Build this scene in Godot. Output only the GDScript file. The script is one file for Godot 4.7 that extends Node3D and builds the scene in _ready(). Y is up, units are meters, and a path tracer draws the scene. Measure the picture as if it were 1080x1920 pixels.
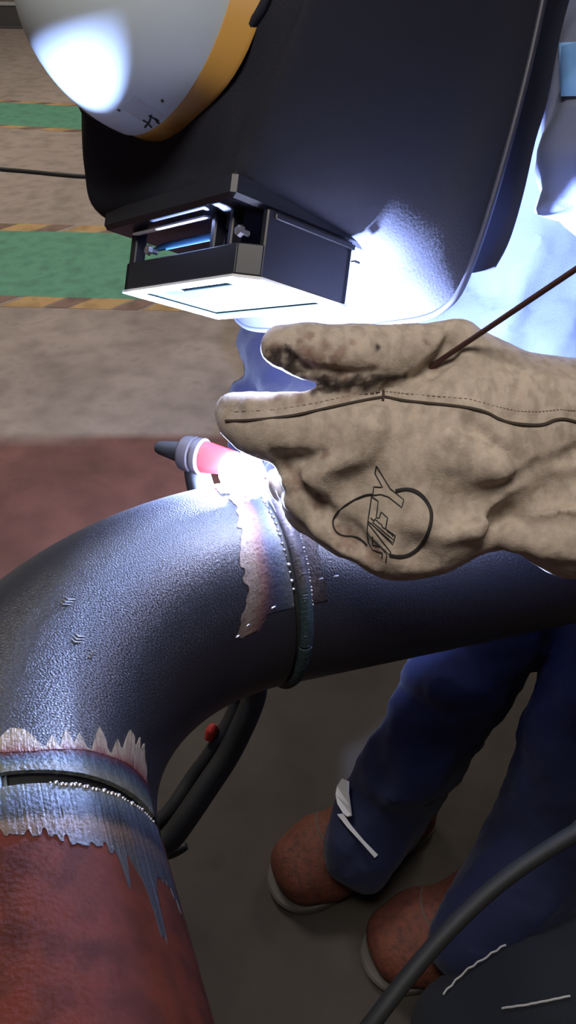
extends Node3D
# A welder in blue coveralls bends over a run of steel pipe and welds the joint of a black elbow.
# Camera frame: cc(px, py, depth) turns a point of the 1080 x 1920 frame and a distance along the lens axis into a place in the room.

const F := 1556.0
const EYE := Vector3(0, 1.25, 0)
const PITCH := 37.5
const PIPE_R := 0.084
const BEND := 0.2208
var M := {}
var names := {}
var cam_basis := Basis(Vector3.RIGHT, deg_to_rad(-PITCH))
var p_w: Vector3
var p_a1: Vector3
var p_a2: Vector3
var p_up: Vector3
var rng := RandomNumberGenerator.new()
var wob := FastNoiseLite.new()

# ------------------------------------------------------------------ frames
func vv(x, y, z) -> Vector3:
	return EYE + cam_basis * Vector3(x, y, z)

func cc(px: float, py: float, d: float) -> Vector3:
	return EYE + cam_basis * Vector3((px - 540.0) / F * d, (960.0 - py) / F * d, -d)

func ray(px: float, py: float) -> Vector3:
	return (cam_basis * Vector3((px - 540.0) / F, (960.0 - py) / F, -1.0)).normalized()

func on_floor(px: float, py: float, h := 0.0) -> Vector3:
	var r := ray(px, py)
	return EYE + r * ((h - EYE.y) / r.y)

# ------------------------------------------------------------------ scene bookkeeping
func numbered(n: String) -> String:
	if not names.has(n):
		names[n] = 0
		return n
	names[n] += 1
	return "%s_%03d" % [n, names[n]]

func tag(o: Node, label := "", category := "", group := "", kind := ""):
	if label: o.set_meta("label", label)
	if category: o.set_meta("category", category)
	if group: o.set_meta("group", group)
	if kind: o.set_meta("kind", kind)
	return o

func thing(called: String, label: String, category: String, at := Transform3D(), group := "") -> Node3D:
	var o := Node3D.new()
	o.name = numbered(called)
	add_child(o)
	o.transform = at
	tag(o, label, category, group)
	return o

func put(called: String, mesh: Mesh, m: Material, parent: Node3D = self, world := true) -> MeshInstance3D:
	# world: the mesh was made in world coordinates; move it under its parent and give it an origin at its own middle
	var o := MeshInstance3D.new()
	o.name = numbered(called) if parent == self else called
	o.mesh = mesh
	o.material_override = m
	parent.add_child(o, true)
	if world and parent != self:
		var t := Transform3D()
		var n: Node = parent
		while n != self:
			t = n.transform * t
			n = n.get_parent()
		o.transform = t.affine_inverse()
	return o

# ------------------------------------------------------------------ mesh building
class MB:
	var v := PackedVector3Array()
	var c := PackedColorArray()
	var f := PackedInt32Array()
	func add(p: Vector3, col := Color.WHITE) -> int:
		v.append(p); c.append(col)
		return v.size() - 1
	func tri(a: int, b: int, d: int):
		f.append(a); f.append(b); f.append(d)
	func quad(a: int, b: int, d: int, e: int):
		tri(a, b, d); tri(a, d, e)
	func grid(rows: int, cols: int, start: int, wrap := false):
		for i in rows - 1:
			for j in (cols if wrap else cols - 1):
				var k := (j + 1) % cols
				quad(start + i * cols + j, start + i * cols + k, start + (i + 1) * cols + k, start + (i + 1) * cols + j)
	func mesh(crease := 40.0, orient := true) -> ArrayMesh:
		if orient:
			var mid := Vector3.ZERO
			for p in v: mid += p
			mid /= maxf(1, v.size())
			var vol := 0.0
			for i in range(0, f.size(), 3):
				vol += (v[f[i]] - mid).dot((v[f[i + 1]] - mid).cross(v[f[i + 2]] - mid))
			if vol > 0:
				for i in range(0, f.size(), 3):
					var t := f[i + 1]; f[i + 1] = f[i + 2]; f[i + 2] = t
		var n := f.size() / 3
		var fn := PackedVector3Array(); fn.resize(n)
		var arr := []
		arr.resize(Mesh.ARRAY_MAX)
		for i in n:
			fn[i] = (v[f[i * 3 + 2]] - v[f[i * 3]]).cross(v[f[i * 3 + 1]] - v[f[i * 3]])
		if crease >= 180.0:
			var nn := PackedVector3Array(); nn.resize(v.size())
			for i in n:
				for k in 3: nn[f[i * 3 + k]] += fn[i]
			for i in nn.size(): nn[i] = nn[i].normalized()
			arr[Mesh.ARRAY_VERTEX] = v; arr[Mesh.ARRAY_NORMAL] = nn; arr[Mesh.ARRAY_COLOR] = c; arr[Mesh.ARRAY_INDEX] = f
		else:
			var cosv := cos(deg_to_rad(crease))
			var around := []
			around.resize(v.size())
			for i in v.size(): around[i] = PackedInt32Array()
			for i in n:
				for k in 3: around[f[i * 3 + k]].append(i)
			var ov := PackedVector3Array(); var on := PackedVector3Array(); var oc := PackedColorArray()
			for i in n:
				var me := fn[i].normalized()
				for k in 3:
					var s := Vector3.ZERO
					for j in around[f[i * 3 + k]]:
						if fn[j].normalized().dot(me) > cosv: s += fn[j]
					ov.append(v[f[i * 3 + k]]); oc.append(c[f[i * 3 + k]])
					on.append(s.normalized() if s.length() > 1e-14 else me)
			arr[Mesh.ARRAY_VERTEX] = ov; arr[Mesh.ARRAY_NORMAL] = on; arr[Mesh.ARRAY_COLOR] = oc
		var m := ArrayMesh.new()
		m.add_surface_from_arrays(Mesh.PRIMITIVE_TRIANGLES, arr)
		return m

func cat(a: Vector3, b: Vector3, c: Vector3, d: Vector3, t: float) -> Vector3:
	return 0.5 * (2.0 * b + (c - a) * t + (2.0 * a - 5.0 * b + 4.0 * c - d) * t * t + (3.0 * b - a - 3.0 * c + d) * t * t * t)

func smooth_line(pts: Array, per := 6) -> PackedVector3Array:
	var out := PackedVector3Array()
	for i in pts.size() - 1:
		for k in per:
			out.append(cat(pts[maxi(i - 1, 0)], pts[i], pts[i + 1], pts[mini(i + 2, pts.size() - 1)], k / float(per)))
	out.append(pts[-1])
	return out

func add_tube(b: MB, pts, radii, sides := 10, caps := true, col := Color.WHITE):
	var start := b.v.size()
	var n: int = pts.size()
	var t0: Vector3 = (pts[1] - pts[0]).normalized()
	var x := t0.cross(Vector3.UP if absf(t0.y) < 0.9 else Vector3.RIGHT).normalized()
	for i in n:
		var t: Vector3 = (pts[mini(i + 1, n - 1)] - pts[maxi(i - 1, 0)]).normalized()
		x = (x - t * x.dot(t)).normalized()
		var y := t.cross(x)
		var r: float = radii if radii is float else radii[i]
		for j in sides:
			var a := TAU * j / sides
			b.add(pts[i] + (x * cos(a) + y * sin(a)) * r, col)
	b.grid(n, sides, start, true)
	if caps:
		for e in [0, n - 1]:
			var m := b.add(pts[e], col)
			for j in sides:
				b.tri(m, start + e * sides + (j if e else (j + 1) % sides), start + e * sides + ((j + 1) % sides if e else j))

func tube(pts, radii, sides := 10, per := 6) -> ArrayMesh:
	var b := MB.new()
	var p = smooth_line(pts, per) if per > 1 else pts
	var r = radii
	if not radii is float and per > 1:
		r = []
		for i in radii.size() - 1:
			for k in per: r.append(lerpf(radii[i], radii[i + 1], k / float(per)))
		r.append(radii[-1])
	add_tube(b, p, r, sides)
	return b.mesh(50.0)

func add_lathe(b: MB, at: Vector3, dir: Vector3, prof: Array, sides := 32, col := Color.WHITE, squash := 1.0):
	var z := dir.normalized()
	var x := z.cross(Vector3.UP if absf(z.y) < 0.9 else Vector3.RIGHT).normalized()
	var y := z.cross(x)
	var start := b.v.size()
	for p in prof:
		for j in sides:
			var a := TAU * j / sides
			b.add(at + z * p.x + (x * cos(a) + y * sin(a) * squash) * p.y, col)
	b.grid(prof.size(), sides, start, true)
	for e in [0, prof.size() - 1]:
		var m := b.add(at + z * prof[e].x, col)
		for j in sides:
			b.tri(m, start + e * sides + (j if e else (j + 1) % sides), start + e * sides + ((j + 1) % sides if e else j))

func lathe(at: Vector3, dir: Vector3, prof: Array, sides := 32) -> ArrayMesh:
	var b := MB.new()
	add_lathe(b, at, dir, prof, sides)
	return b.mesh(40.0)

func add_box(b: MB, t: Transform3D, size: Vector3, bevel := 0.0, col := Color.WHITE):
	# a box with chamfered edges
	var h := size / 2.0
	var id := {}
	var start := b.v.size()
	for sx in [-1, 1]:
		for sy in [-1, 1]:
			for sz in [-1, 1]:
				for ax in 3:
					var p := Vector3(sx * (h.x - (0.0 if ax == 0 else bevel)), sy * (h.y - (0.0 if ax == 1 else bevel)), sz * (h.z - (0.0 if ax == 2 else bevel)))
					id[[sx, sy, sz, ax]] = b.add(t * p, col)
	var face := func(l):
		var m := Vector3.ZERO
		for k in l: m += b.v[k]
		m /= l.size()
		var nn := (b.v[l[2]] - b.v[l[0]]).cross(b.v[l[1]] - b.v[l[0]])
		if nn.dot(m - t.origin) < 0: l.reverse()
		for k in range(1, l.size() - 1): b.tri(l[0], l[k], l[k + 1])
	for s in [-1, 1]:
		face.call([id[[s, -1, -1, 0]], id[[s, 1, -1, 0]], id[[s, 1, 1, 0]], id[[s, -1, 1, 0]]])
		face.call([id[[-1, s, -1, 1]], id[[1, s, -1, 1]], id[[1, s, 1, 1]], id[[-1, s, 1, 1]]])
		face.call([id[[-1, -1, s, 2]], id[[1, -1, s, 2]], id[[1, 1, s, 2]], id[[-1, 1, s, 2]]])
	if bevel > 0:
		for s in [-1, 1]:
			for r in [-1, 1]:
				face.call([id[[s, r, -1, 0]], id[[s, r, 1, 0]], id[[s, r, 1, 1]], id[[s, r, -1, 1]]])
				face.call([id[[s, -1, r, 0]], id[[s, 1, r, 0]], id[[s, 1, r, 2]], id[[s, -1, r, 2]]])
				face.call([id[[-1, s, r, 1]], id[[1, s, r, 1]], id[[1, s, r, 2]], id[[-1, s, r, 2]]])
				for q in [-1, 1]:
					face.call([id[[s, r, q, 0]], id[[s, r, q, 1]], id[[s, r, q, 2]]])

func box(t: Transform3D, size: Vector3, bevel := 0.0) -> ArrayMesh:
	var b := MB.new()
	add_box(b, t, size, bevel)
	return b.mesh(15.0, false)

func sheet(ctrl: Array, nu: int, nv: int, thick: float) -> ArrayMesh:
	# a curved shell through a net of control points, with real thickness
	var b := MB.new()
	var rows := []
	for r in ctrl: rows.append(smooth_line(r, nu))
	var cols: int = rows[0].size()
	var g := []
	for i in rows.size() - 1:
		for k in (nv if i < rows.size() - 2 else nv + 1):
			var line := PackedVector3Array()
			for j in cols:
				line.append(cat(rows[maxi(i - 1, 0)][j], rows[i][j], rows[i + 1][j], rows[mini(i + 2, rows.size() - 1)][j], k / float(nv)))
			g.append(line)
	var R := g.size()
	for side in 2:
		for i in R:
			for j in cols:
				var du: Vector3 = g[i][mini(j + 1, cols - 1)] - g[i][maxi(j - 1, 0)]
				var dv: Vector3 = g[mini(i + 1, R - 1)][j] - g[maxi(i - 1, 0)][j]
				b.add(g[i][j] + du.cross(dv).normalized() * thick * side)
	var n := R * cols
	for i in R - 1:
		for j in cols - 1:
			var a := i * cols + j
			b.quad(a, a + 1, a + cols + 1, a + cols)
			b.quad(n + a, n + a + cols, n + a + cols + 1, n + a + 1)
	for i in R - 1:
		for j in [0, cols - 1]:
			var a: int = i * cols + j
			if j: b.quad(a, n + a, n + a + cols, a + cols)
			else: b.quad(a, a + cols, n + a + cols, n + a)
	for j in cols - 1:
		for i in [0, R - 1]:
			var a: int = i * cols + j
			if i: b.quad(a, a + 1, n + a + 1, n + a)
			else: b.quad(a, n + a, n + a + 1, a + 1)
	# orient: front sheet's side against thickness
	var m0 := b.v[(R / 2) * cols + cols / 2]
	var m1 := b.v[n + (R / 2) * cols + cols / 2]
	var a0 := (R / 2) * cols + cols / 2
	var nn := (b.v[a0 + cols + 1] - b.v[a0]).cross(b.v[a0 + 1] - b.v[a0])
	if nn.dot(m0 - m1) < 0:
		for i in range(0, b.f.size(), 3):
			var t := b.f[i + 1]; b.f[i + 1] = b.f[i + 2]; b.f[i + 2] = t
	return b.mesh(45.0, false)

# ------------------------------------------------------------------ signed distance bodies
class Flesh:
	var a := PackedVector3Array()
	var b := PackedVector3Array()
	var ra := PackedFloat32Array()
	var rb := PackedFloat32Array()
	var k := PackedFloat32Array()
	var sub := PackedInt32Array()
	func bone(p: Vector3, q: Vector3, r0: float, r1: float, kk := 0.012, s := 0):
		a.append(p); b.append(q); ra.append(r0); rb.append(r1); k.append(kk); sub.append(s)
	func chain(pts: Array, rs: Array, kk := 0.012, first := -1.0):
		for i in pts.size() - 1:
			bone(pts[i], pts[i + 1], rs[i], rs[i + 1], first if i == 0 and first >= 0 else kk)
	func one(i: int, p: Vector3) -> float:
		var ab := b[i] - a[i]
		var t := clampf((p - a[i]).dot(ab) / maxf(ab.length_squared(), 1e-9), 0.0, 1.0)
		return (p - a[i] - ab * t).length() - lerpf(ra[i], rb[i], t)
	func all() -> PackedInt32Array:
		return PackedInt32Array(range(a.size()))
	func d(p: Vector3, which: PackedInt32Array) -> float:
		var s := 1e3
		for i in which:
			var e := one(i, p)
			var kk := k[i]
			if sub[i]:
				var h := maxf(kk - absf(s + e), 0.0) / kk
				s = maxf(s, -e) + h * h * kk * 0.25
			elif s > 900.0:
				s = e
			else:
				var h := maxf(kk - absf(s - e), 0.0) / kk
				s = minf(s, e) - h * h * kk * 0.25
		return s
	func near(p: Vector3, reach: float, which: PackedInt32Array) -> PackedInt32Array:
		var s := d(p, which)
		var out := PackedInt32Array()
		for i in which:
			var e := one(i, p)
			if (sub[i] and e < reach * 2.0 + k[i] + maxf(-s, 0.0)) or (not sub[i] and e - maxf(s, -0.0) < 2.0 * reach + k[i] * 2.0):
				out.append(i)
		return out
	func cast(o: Vector3, dir: Vector3) -> Vector3:
		var w := all()
		var t := 0.2
		for i in 160:
			var s := d(o + dir * t, w)
			t += maxf(s * 0.8, 0.0002)
			if s < 0.0003: return o + dir * t
			if t > 3.0: break
		return Vector3.INF
	func grad(p: Vector3) -> Vector3:
		var w := all()
		var e := 0.001
		return Vector3(d(p + Vector3(e, 0, 0), w) - d(p - Vector3(e, 0, 0), w), d(p + Vector3(0, e, 0), w) - d(p - Vector3(0, e, 0), w), d(p + Vector3(0, 0, e), w) - d(p - Vector3(0, 0, e), w)).normalized()
	func build(h: float) -> MB:
		var lo := Vector3(1e9, 1e9, 1e9)
		var hi := -lo
		for i in a.size():
			if sub[i]: continue
			var r := maxf(ra[i], rb[i]) + 0.01
			for p in [a[i], b[i]]:
				lo = lo.min(p - Vector3(r, r, r)); hi = hi.max(p + Vector3(r, r, r))
		var bs := 8
		var nb := Vector3i(((hi - lo) / (h * bs)).ceil())
		var n := nb * bs + Vector3i.ONE
		var g := PackedFloat32Array(); g.resize(n.x * n.y * n.z); g.fill(1e3)
		var every := all()
		var live := []
		var half := h * bs * 0.5
		var rad := half * 1.7321
		for bz in nb.z:
			for by in nb.y:
				for bx in nb.x:
					var mid := lo + Vector3(bx * bs, by * bs, bz * bs) * h + Vector3(half, half, half)
					var dm := d(mid, every)
					if absf(dm) > rad + 2.0 * h:
						if dm < 0:
							for z in bs + 1:
								for y in bs + 1:
									for x in bs + 1:
										var id := (bx * bs + x) + n.x * ((by * bs + y) + n.y * (bz * bs + z))
										if g[id] > 900.0: g[id] = -1e2
						continue
					live.append(Vector3i(bx, by, bz) * bs)
					var w := near(mid, rad, every)
					for z in bs + 1:
						for y in bs + 1:
							for x in bs + 1:
								var id := (bx * bs + x) + n.x * ((by * bs + y) + n.y * (bz * bs + z))
								if absf(g[id]) > 50.0:
									g[id] = d(lo + Vector3(bx * bs + x, by * bs + y, bz * bs + z) * h, w)
		var out := MB.new()
		var at := {}
		var off := [0, 1, n.x, n.x + 1, n.x * n.y, n.x * n.y + 1, n.x * n.y + n.x, n.x * n.y + n.x + 1]
		var ed := [[0, 1], [2, 3], [4, 5], [6, 7], [0, 2], [1, 3], [4, 6], [5, 7], [0, 4], [1, 5], [2, 6], [3, 7]]
		var cp := [Vector3(0, 0, 0), Vector3(1, 0, 0), Vector3(0, 1, 0), Vector3(1, 1, 0), Vector3(0, 0, 1), Vector3(1, 0, 1), Vector3(0, 1, 1), Vector3(1, 1, 1)]
		for o in live:
			for z in bs:
				for y in bs:
					for x in bs:
						var id: int = (o.x + x) + n.x * ((o.y + y) + n.y * (o.z + z))
						var inside := 0
						for q in 8:
							if g[id + off[q]] < 0.0: inside += 1
						if inside == 0 or inside == 8: continue
						var s := Vector3.ZERO
						var m := 0
						for e in ed:
							var d0 := g[id + off[e[0]]]
							var d1 := g[id + off[e[1]]]
							if (d0 < 0.0) != (d1 < 0.0):
								s += cp[e[0]].lerp(cp[e[1]], clampf(d0 / (d0 - d1), 0.02, 0.98)); m += 1
						at[id] = out.add(lo + (Vector3(o.x + x, o.y + y, o.z + z) + s / m) * h)
		for id in at:
			# edges from this cell's first corner along x, y, z
			var steps := [1, n.x, n.x * n.y]
			for ax in 3:
				var s0 := g[id] < 0.0
				var s1: bool = g[id + steps[ax]] < 0.0
				if s0 == s1: continue
				var u: int = steps[(ax + 1) % 3]
				var w: int = steps[(ax + 2) % 3]
				if not (at.has(id - u) and at.has(id - w) and at.has(id - u - w)): continue
				if s0: out.quad(at[id], at[id - w], at[id - u - w], at[id - u])
				else: out.quad(at[id], at[id - u], at[id - u - w], at[id - w])
		return out

func trace(fl: Flesh, px: float, py: float, lift := 0.0) -> Vector3:
	var p := fl.cast(EYE, ray(px, py))
	if p == Vector3.INF: return p
	return p + fl.grad(p) * lift if lift != 0.0 else p

func stroke(fl: Flesh, pts: Array, r: float, height: float, k := 0.008, sub := 0):
	# a fold raised on (or pressed into) a body along a line of frame points
	var q := []
	for p in pts:
		var w := trace(fl, p.x, p.y)
		if w == Vector3.INF: continue
		q.append(w - fl.grad(w) * (r - height) * (1.0 if sub == 0 else -1.0))
	for i in q.size() - 1:
		var e0 := 0.6 if i == 0 else 1.0
		var e1 := 0.6 if i == q.size() - 2 else 1.0
		fl.bone(q[i], q[i + 1], r * e0, r * e1, k, sub)

# ------------------------------------------------------------------ materials
func noise_tex(freq: float, sd: int, normal := false, ramp: Array = [], octaves := 4, bump := 4.0, size := 512, type := FastNoiseLite.TYPE_SIMPLEX_SMOOTH) -> NoiseTexture2D:
	var n := FastNoiseLite.new()
	n.seed = sd; n.frequency = freq; n.fractal_octaves = octaves; n.noise_type = type
	var t := NoiseTexture2D.new()
	t.width = size; t.height = size; t.seamless = true; t.noise = n
	if normal:
		t.as_normal_map = true; t.bump_strength = bump
	elif ramp.size():
		var g := Gradient.new()
		var offs := PackedFloat32Array(); var cols := PackedColorArray()
		for i in ramp.size():
			offs.append(ramp[i][0]); cols.append(ramp[i][1])
		g.offsets = offs; g.colors = cols
		t.color_ramp = g
	return t

func lin(r: float, g: float, b: float) -> Color:
	return Color(r, g, b).linear_to_srgb()

func mat(col: Color, rough: float, metal := 0.0, opt := {}) -> StandardMaterial3D:
	var m := StandardMaterial3D.new()
	m.albedo_color = col; m.roughness = rough; m.metallic = metal
	if opt.has("spec"): m.metallic_specular = opt.spec
	if opt.has("normal"):
		m.normal_enabled = true; m.normal_texture = opt.normal; m.normal_scale = opt.get("ns", 1.0)
	if opt.has("tex"): m.albedo_texture = opt.tex
	if opt.has("rtex"): m.roughness_texture = opt.rtex
	if opt.has("normal") or opt.has("tex") or opt.has("rtex"):
		m.uv1_triplanar = true
		m.uv1_world_triplanar = opt.get("world", false)
		m.uv1_scale = Vector3.ONE * opt.get("scale", 4.0)
	if opt.get("vc", false): m.vertex_color_use_as_albedo = true
	if opt.has("rim"):
		m.rim_enabled = true; m.rim = opt.rim
	if opt.has("coat"):
		m.clearcoat_enabled = true; m.clearcoat = opt.coat; m.clearcoat_roughness = opt.get("cr", 0.1)
	return m

func make_materials():
	var fine := noise_tex(0.12, 3, true, [], 3, 6.0)
	var grain := noise_tex(0.05, 5, true, [], 5, 5.0)
	var cloth_n := noise_tex(0.2, 8, true, [], 2, 4.0)
	var lumps := noise_tex(0.03, 9, true, [], 4, 6.0)
	var conc := noise_tex(0.02, 11, false, [[0.0, Color(0.84, 0.84, 0.84)], [0.45, Color(0.95, 0.95, 0.95)], [0.7, Color(1, 1, 1)], [1.0, Color(0.88, 0.88, 0.88)]], 6)
	var spots := noise_tex(0.012, 12, false, [[0.0, Color(0.82, 0.8, 0.78)], [0.4, Color(0.92, 0.91, 0.9)], [0.6, Color(1, 1, 1)], [1.0, Color(1, 0.96, 0.93)]], 5)
	var rust := noise_tex(0.018, 13, false, [[0.0, Color(0.6, 0.55, 0.55)], [0.4, Color(0.85, 0.85, 0.85)], [0.6, Color(1, 0.98, 0.95)], [1.0, Color(1, 0.82, 0.72)]], 6)
	var rgh := noise_tex(0.1, 14, false, [[0.0, Color(0.5, 0.5, 0.5)], [1.0, Color(1, 1, 1)]], 3)
	M.floor = mat(Color.WHITE, 0.85, 0.0, {"tex": conc, "normal": lumps, "ns": 0.12, "scale": 0.7, "world": true, "vc": true})
	M.hall = mat(lin(0.42, 0.42, 0.42), 0.9, 0.0, {"tex": conc, "scale": 0.9, "world": true})
	M.green = mat(lin(0.11, 0.31, 0.20), 0.7, 0.0, {"tex": conc, "scale": 0.9, "world": true})
	M.yellow = mat(lin(0.46, 0.30, 0.13), 0.75, 0.0, {"tex": spots, "scale": 1.1, "world": true})
	M.dash = mat(lin(0.22, 0.14, 0.11), 0.8, 0.0, {"tex": spots, "scale": 1.1, "world": true})
	M.black_paint = mat(lin(0.012, 0.013, 0.019), 0.38, 0.0, {"normal": fine, "ns": 0.36, "scale": 10.0, "spec": 0.5})
	M.bare = mat(Color(0.72, 0.72, 0.72), 0.55, 0.25, {"vc": true, "normal": grain, "ns": 0.6, "scale": 14.0})
	M.primer = mat(lin(0.085, 0.022, 0.018), 0.9, 0.0, {"tex": rust, "normal": fine, "ns": 0.12, "scale": 5.0, "spec": 0.3})
	M.groove = mat(lin(0.012, 0.014, 0.014), 0.6)
	M.steel = mat(lin(0.55, 0.55, 0.58), 0.35, 0.9)
	M.rod = mat(lin(0.09, 0.045, 0.04), 0.45, 0.5)
	M.glove = mat(Color.WHITE, 0.86, 0.0, {"vc": true, "normal": grain, "ns": 0.35, "scale": 16.0, "tex": spots, "rim": 0.1})
	M.seam = mat(lin(0.055, 0.04, 0.032), 0.9)
	M.stitch = mat(lin(0.20, 0.15, 0.12), 0.9)
	M.ink = mat(lin(0.014, 0.014, 0.016), 0.7)
	M.cloth = mat(Color.WHITE, 0.88, 0.0, {"vc": true, "normal": cloth_n, "ns": 0.35, "scale": 8.0, "rim": 0.15})
	M.reflect = mat(lin(0.62, 0.63, 0.64), 0.6)
	M.bib = mat(lin(0.011, 0.013, 0.030), 0.92)
	M.lit_sleeve = mat(lin(0.13, 0.30, 0.62), 0.8)  # arc light on the near sleeve, put into the colour
	M.hood = mat(lin(0.015, 0.016, 0.025), 0.8, 0.0, {"normal": fine, "ns": 0.14, "scale": 7.0, "spec": 0.35})
	M.hood_trim = mat(lin(0.03, 0.032, 0.05), 0.5)
	M.plastic = mat(lin(0.014, 0.015, 0.022), 0.45)
	M.bezel = mat(lin(0.72, 0.73, 0.74), 0.5)
	M.cover = mat(lin(0.018, 0.026, 0.023), 0.3, 0.0, {"spec": 0.3})
	M.filter = mat(lin(0.02, 0.06, 0.12), 0.6, 0.0, {"spec": 0.2})
	M.strip = mat(lin(0.75, 0.76, 0.78), 0.4)
	M.hat = mat(lin(0.52, 0.60, 0.64), 0.5, 0.0, {})
	M.amber = mat(lin(0.50, 0.27, 0.055), 0.45)
	M.tape = mat(lin(0.44, 0.47, 0.50), 0.4)
	M.boot = mat(lin(0.125, 0.036, 0.019), 0.75, 0.0, {"tex": rust, "normal": grain, "ns": 0.5, "scale": 7.0})
	M.sole = mat(lin(0.09, 0.08, 0.07), 0.8)
	M.rubber = mat(lin(0.018, 0.02, 0.021), 0.6)
	M.hose = mat(lin(0.013, 0.0155, 0.016), 0.65)
	M.red = mat(lin(0.5, 0.03, 0.025), 0.5)
	M.torch = mat(lin(0.06, 0.052, 0.054), 0.55, 0.0)
	M.ceramic = mat(lin(0.55, 0.10, 0.12), 0.55)
	M.ceramic.subsurf_scatter_enabled = true
	M.ceramic.subsurf_scatter_strength = 0.5
	M.tungsten = mat(lin(0.5, 0.5, 0.52), 0.3, 1.0)
	M.bag = mat(lin(0.007, 0.010, 0.016), 0.9, 0.0, {"normal": cloth_n, "ns": 0.5, "scale": 6.0})
	M.thread = mat(lin(0.5, 0.5, 0.48), 0.8)
	M.beam = mat(lin(0.09, 0.085, 0.085), 0.6, 0.3)
	M.lamp_case = mat(lin(0.3, 0.3, 0.3), 0.5, 0.5)
	M.arc = StandardMaterial3D.new()
	M.arc.albedo_color = Color.WHITE
	M.arc.emission_enabled = true
	M.arc.emission = Color(0.93, 0.93, 1.0)
	M.arc.emission_energy_multiplier = 24.0
	M.panel = StandardMaterial3D.new()
	M.panel.emission_enabled = true
	M.panel.emission = Color(1.0, 0.95, 0.88)
	M.panel.emission_energy_multiplier = 1.5

# ------------------------------------------------------------------ the pipe run: (s, phi, off) on its skin
func pipe_frame(s: float) -> Array:
	# centre, outward in the bend's plane
	if s < 0.0: return [p_w - p_a1 * s, -p_a2]
	var e := BEND * PI / 2.0
	if s < e:
		var t := s / BEND
		var rad := -cos(t) * p_a2 - sin(t) * p_a1
		return [p_w + p_a2 * BEND + rad * BEND, rad]
	return [p_w + p_a2 * BEND - p_a1 * BEND + p_a2 * (s - e), -p_a1]

func skin(s: float, phi: float, off := 0.0) -> Vector3:
	var fr := pipe_frame(s)
	return fr[0] + (fr[1] * cos(deg_to_rad(phi)) + p_up * sin(deg_to_rad(phi))) * (PIPE_R + off)

func pipe_mesh(prof: Array, sides := 120) -> ArrayMesh:
	# prof: Vector2(s, off); the far side of the wall closes the ends
	var b := MB.new()
	for p in prof:
		for j in sides:
			b.add(skin(p.x, 360.0 * j / sides, p.y))
	b.grid(prof.size(), sides, 0, true)
	return b.mesh(30.0)

func spine(s0: float, s1: float, n: int) -> Array:
	var out := []
	for i in n + 1: out.append(Vector2(lerpf(s0, s1, i / float(n)), 0.0))
	return out

func shell(s0: float, s1: float, n: int, bev0 := 0.0, bev1 := 0.0) -> Array:
	var p := [Vector2(s0 + 0.0005, -0.009), Vector2(s0, -0.007)]
	if bev0 > 0: p.append(Vector2(s0 + bev0 * 0.8, -0.0004))
	else: p.append(Vector2(s0, -0.0006))
	p.append_array(spine(s0 + maxf(bev0, 0.001), s1 - maxf(bev1, 0.001), n))
	if bev1 > 0: p.append(Vector2(s1 - bev1 * 0.8, -0.0004))
	else: p.append(Vector2(s1, -0.0006))
	p.append(Vector2(s1, -0.007))
	for i in n + 1: p.append(Vector2(lerpf(s1 - 0.0005, s0 + 0.0005, i / float(n)), -0.009))
	return p

func key(tab: Array, x: float) -> float:
	# piecewise linear table of Vector2(x, y)
	if x <= tab[0].x: return tab[0].y
	for i in tab.size() - 1:
		if x <= tab[i + 1].x:
			return lerpf(tab[i].y, tab[i + 1].y, (x - tab[i].x) / maxf(tab[i + 1].x - tab[i].x, 1e-6))
	return tab[-1].y

func patch(called: String, m: Material, parent: Node3D, phi0: float, phi1: float, np: int, ns: int, lo: Callable, hi: Callable, off: Callable, col: Callable) -> MeshInstance3D:
	var b := MB.new()
	for i in np + 1:
		var phi := lerpf(phi0, phi1, i / float(np))
		var a: float = lo.call(phi)
		var e: float = hi.call(phi)
		for j in ns + 3:
			var t := clampf((j - 1) / float(ns), 0.0, 1.0)
			var skirt: bool = j == 0 or j == ns + 2 or i == 0 or i == np
			b.add(skin(lerpf(a, e, t), phi, -0.002 if skirt else off.call(phi, t)), col.call(phi, t))
	b.grid(np + 1, ns + 3, 0)
	# face outwards
	var q := ns / 2 + 1
	var id := (np / 2) * (ns + 3) + q
	var nn := (b.v[id + ns + 4] - b.v[id]).cross(b.v[id + 1] - b.v[id])
	var outward: Vector3 = b.v[id] - pipe_frame(lo.call(phi0))[0]
	if nn.dot(outward) < 0:
		for i in range(0, b.f.size(), 3):
			var t := b.f[i + 1]; b.f[i + 1] = b.f[i + 2]; b.f[i + 2] = t
	return put(called, b.mesh(60.0, false), m, parent)

func hash1(x: float) -> float:
	return fposmod(sin(x * 127.1 + 3.7) * 43758.5453, 1.0)

func ragged(phi: float, step: float, amp: float, sd := 0.0) -> float:
	# toothed edge: each tooth of its own height
	var k := floorf(phi / step)
	var t := fposmod(phi / step, 1.0)
	var peak := hash1(k + sd) * amp
	var next := hash1(k + 1.0 + sd) * amp
	return lerpf(peak, next, smoothstep(0.55, 1.0, t))

func hot(t: float, cols: Array) -> Color:
	var x := clampf(t, 0.0, 0.9999) * (cols.size() - 1)
	var i := int(x)
	var c: Color = cols[i]
	return c.lerp(cols[i + 1], x - i)

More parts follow.
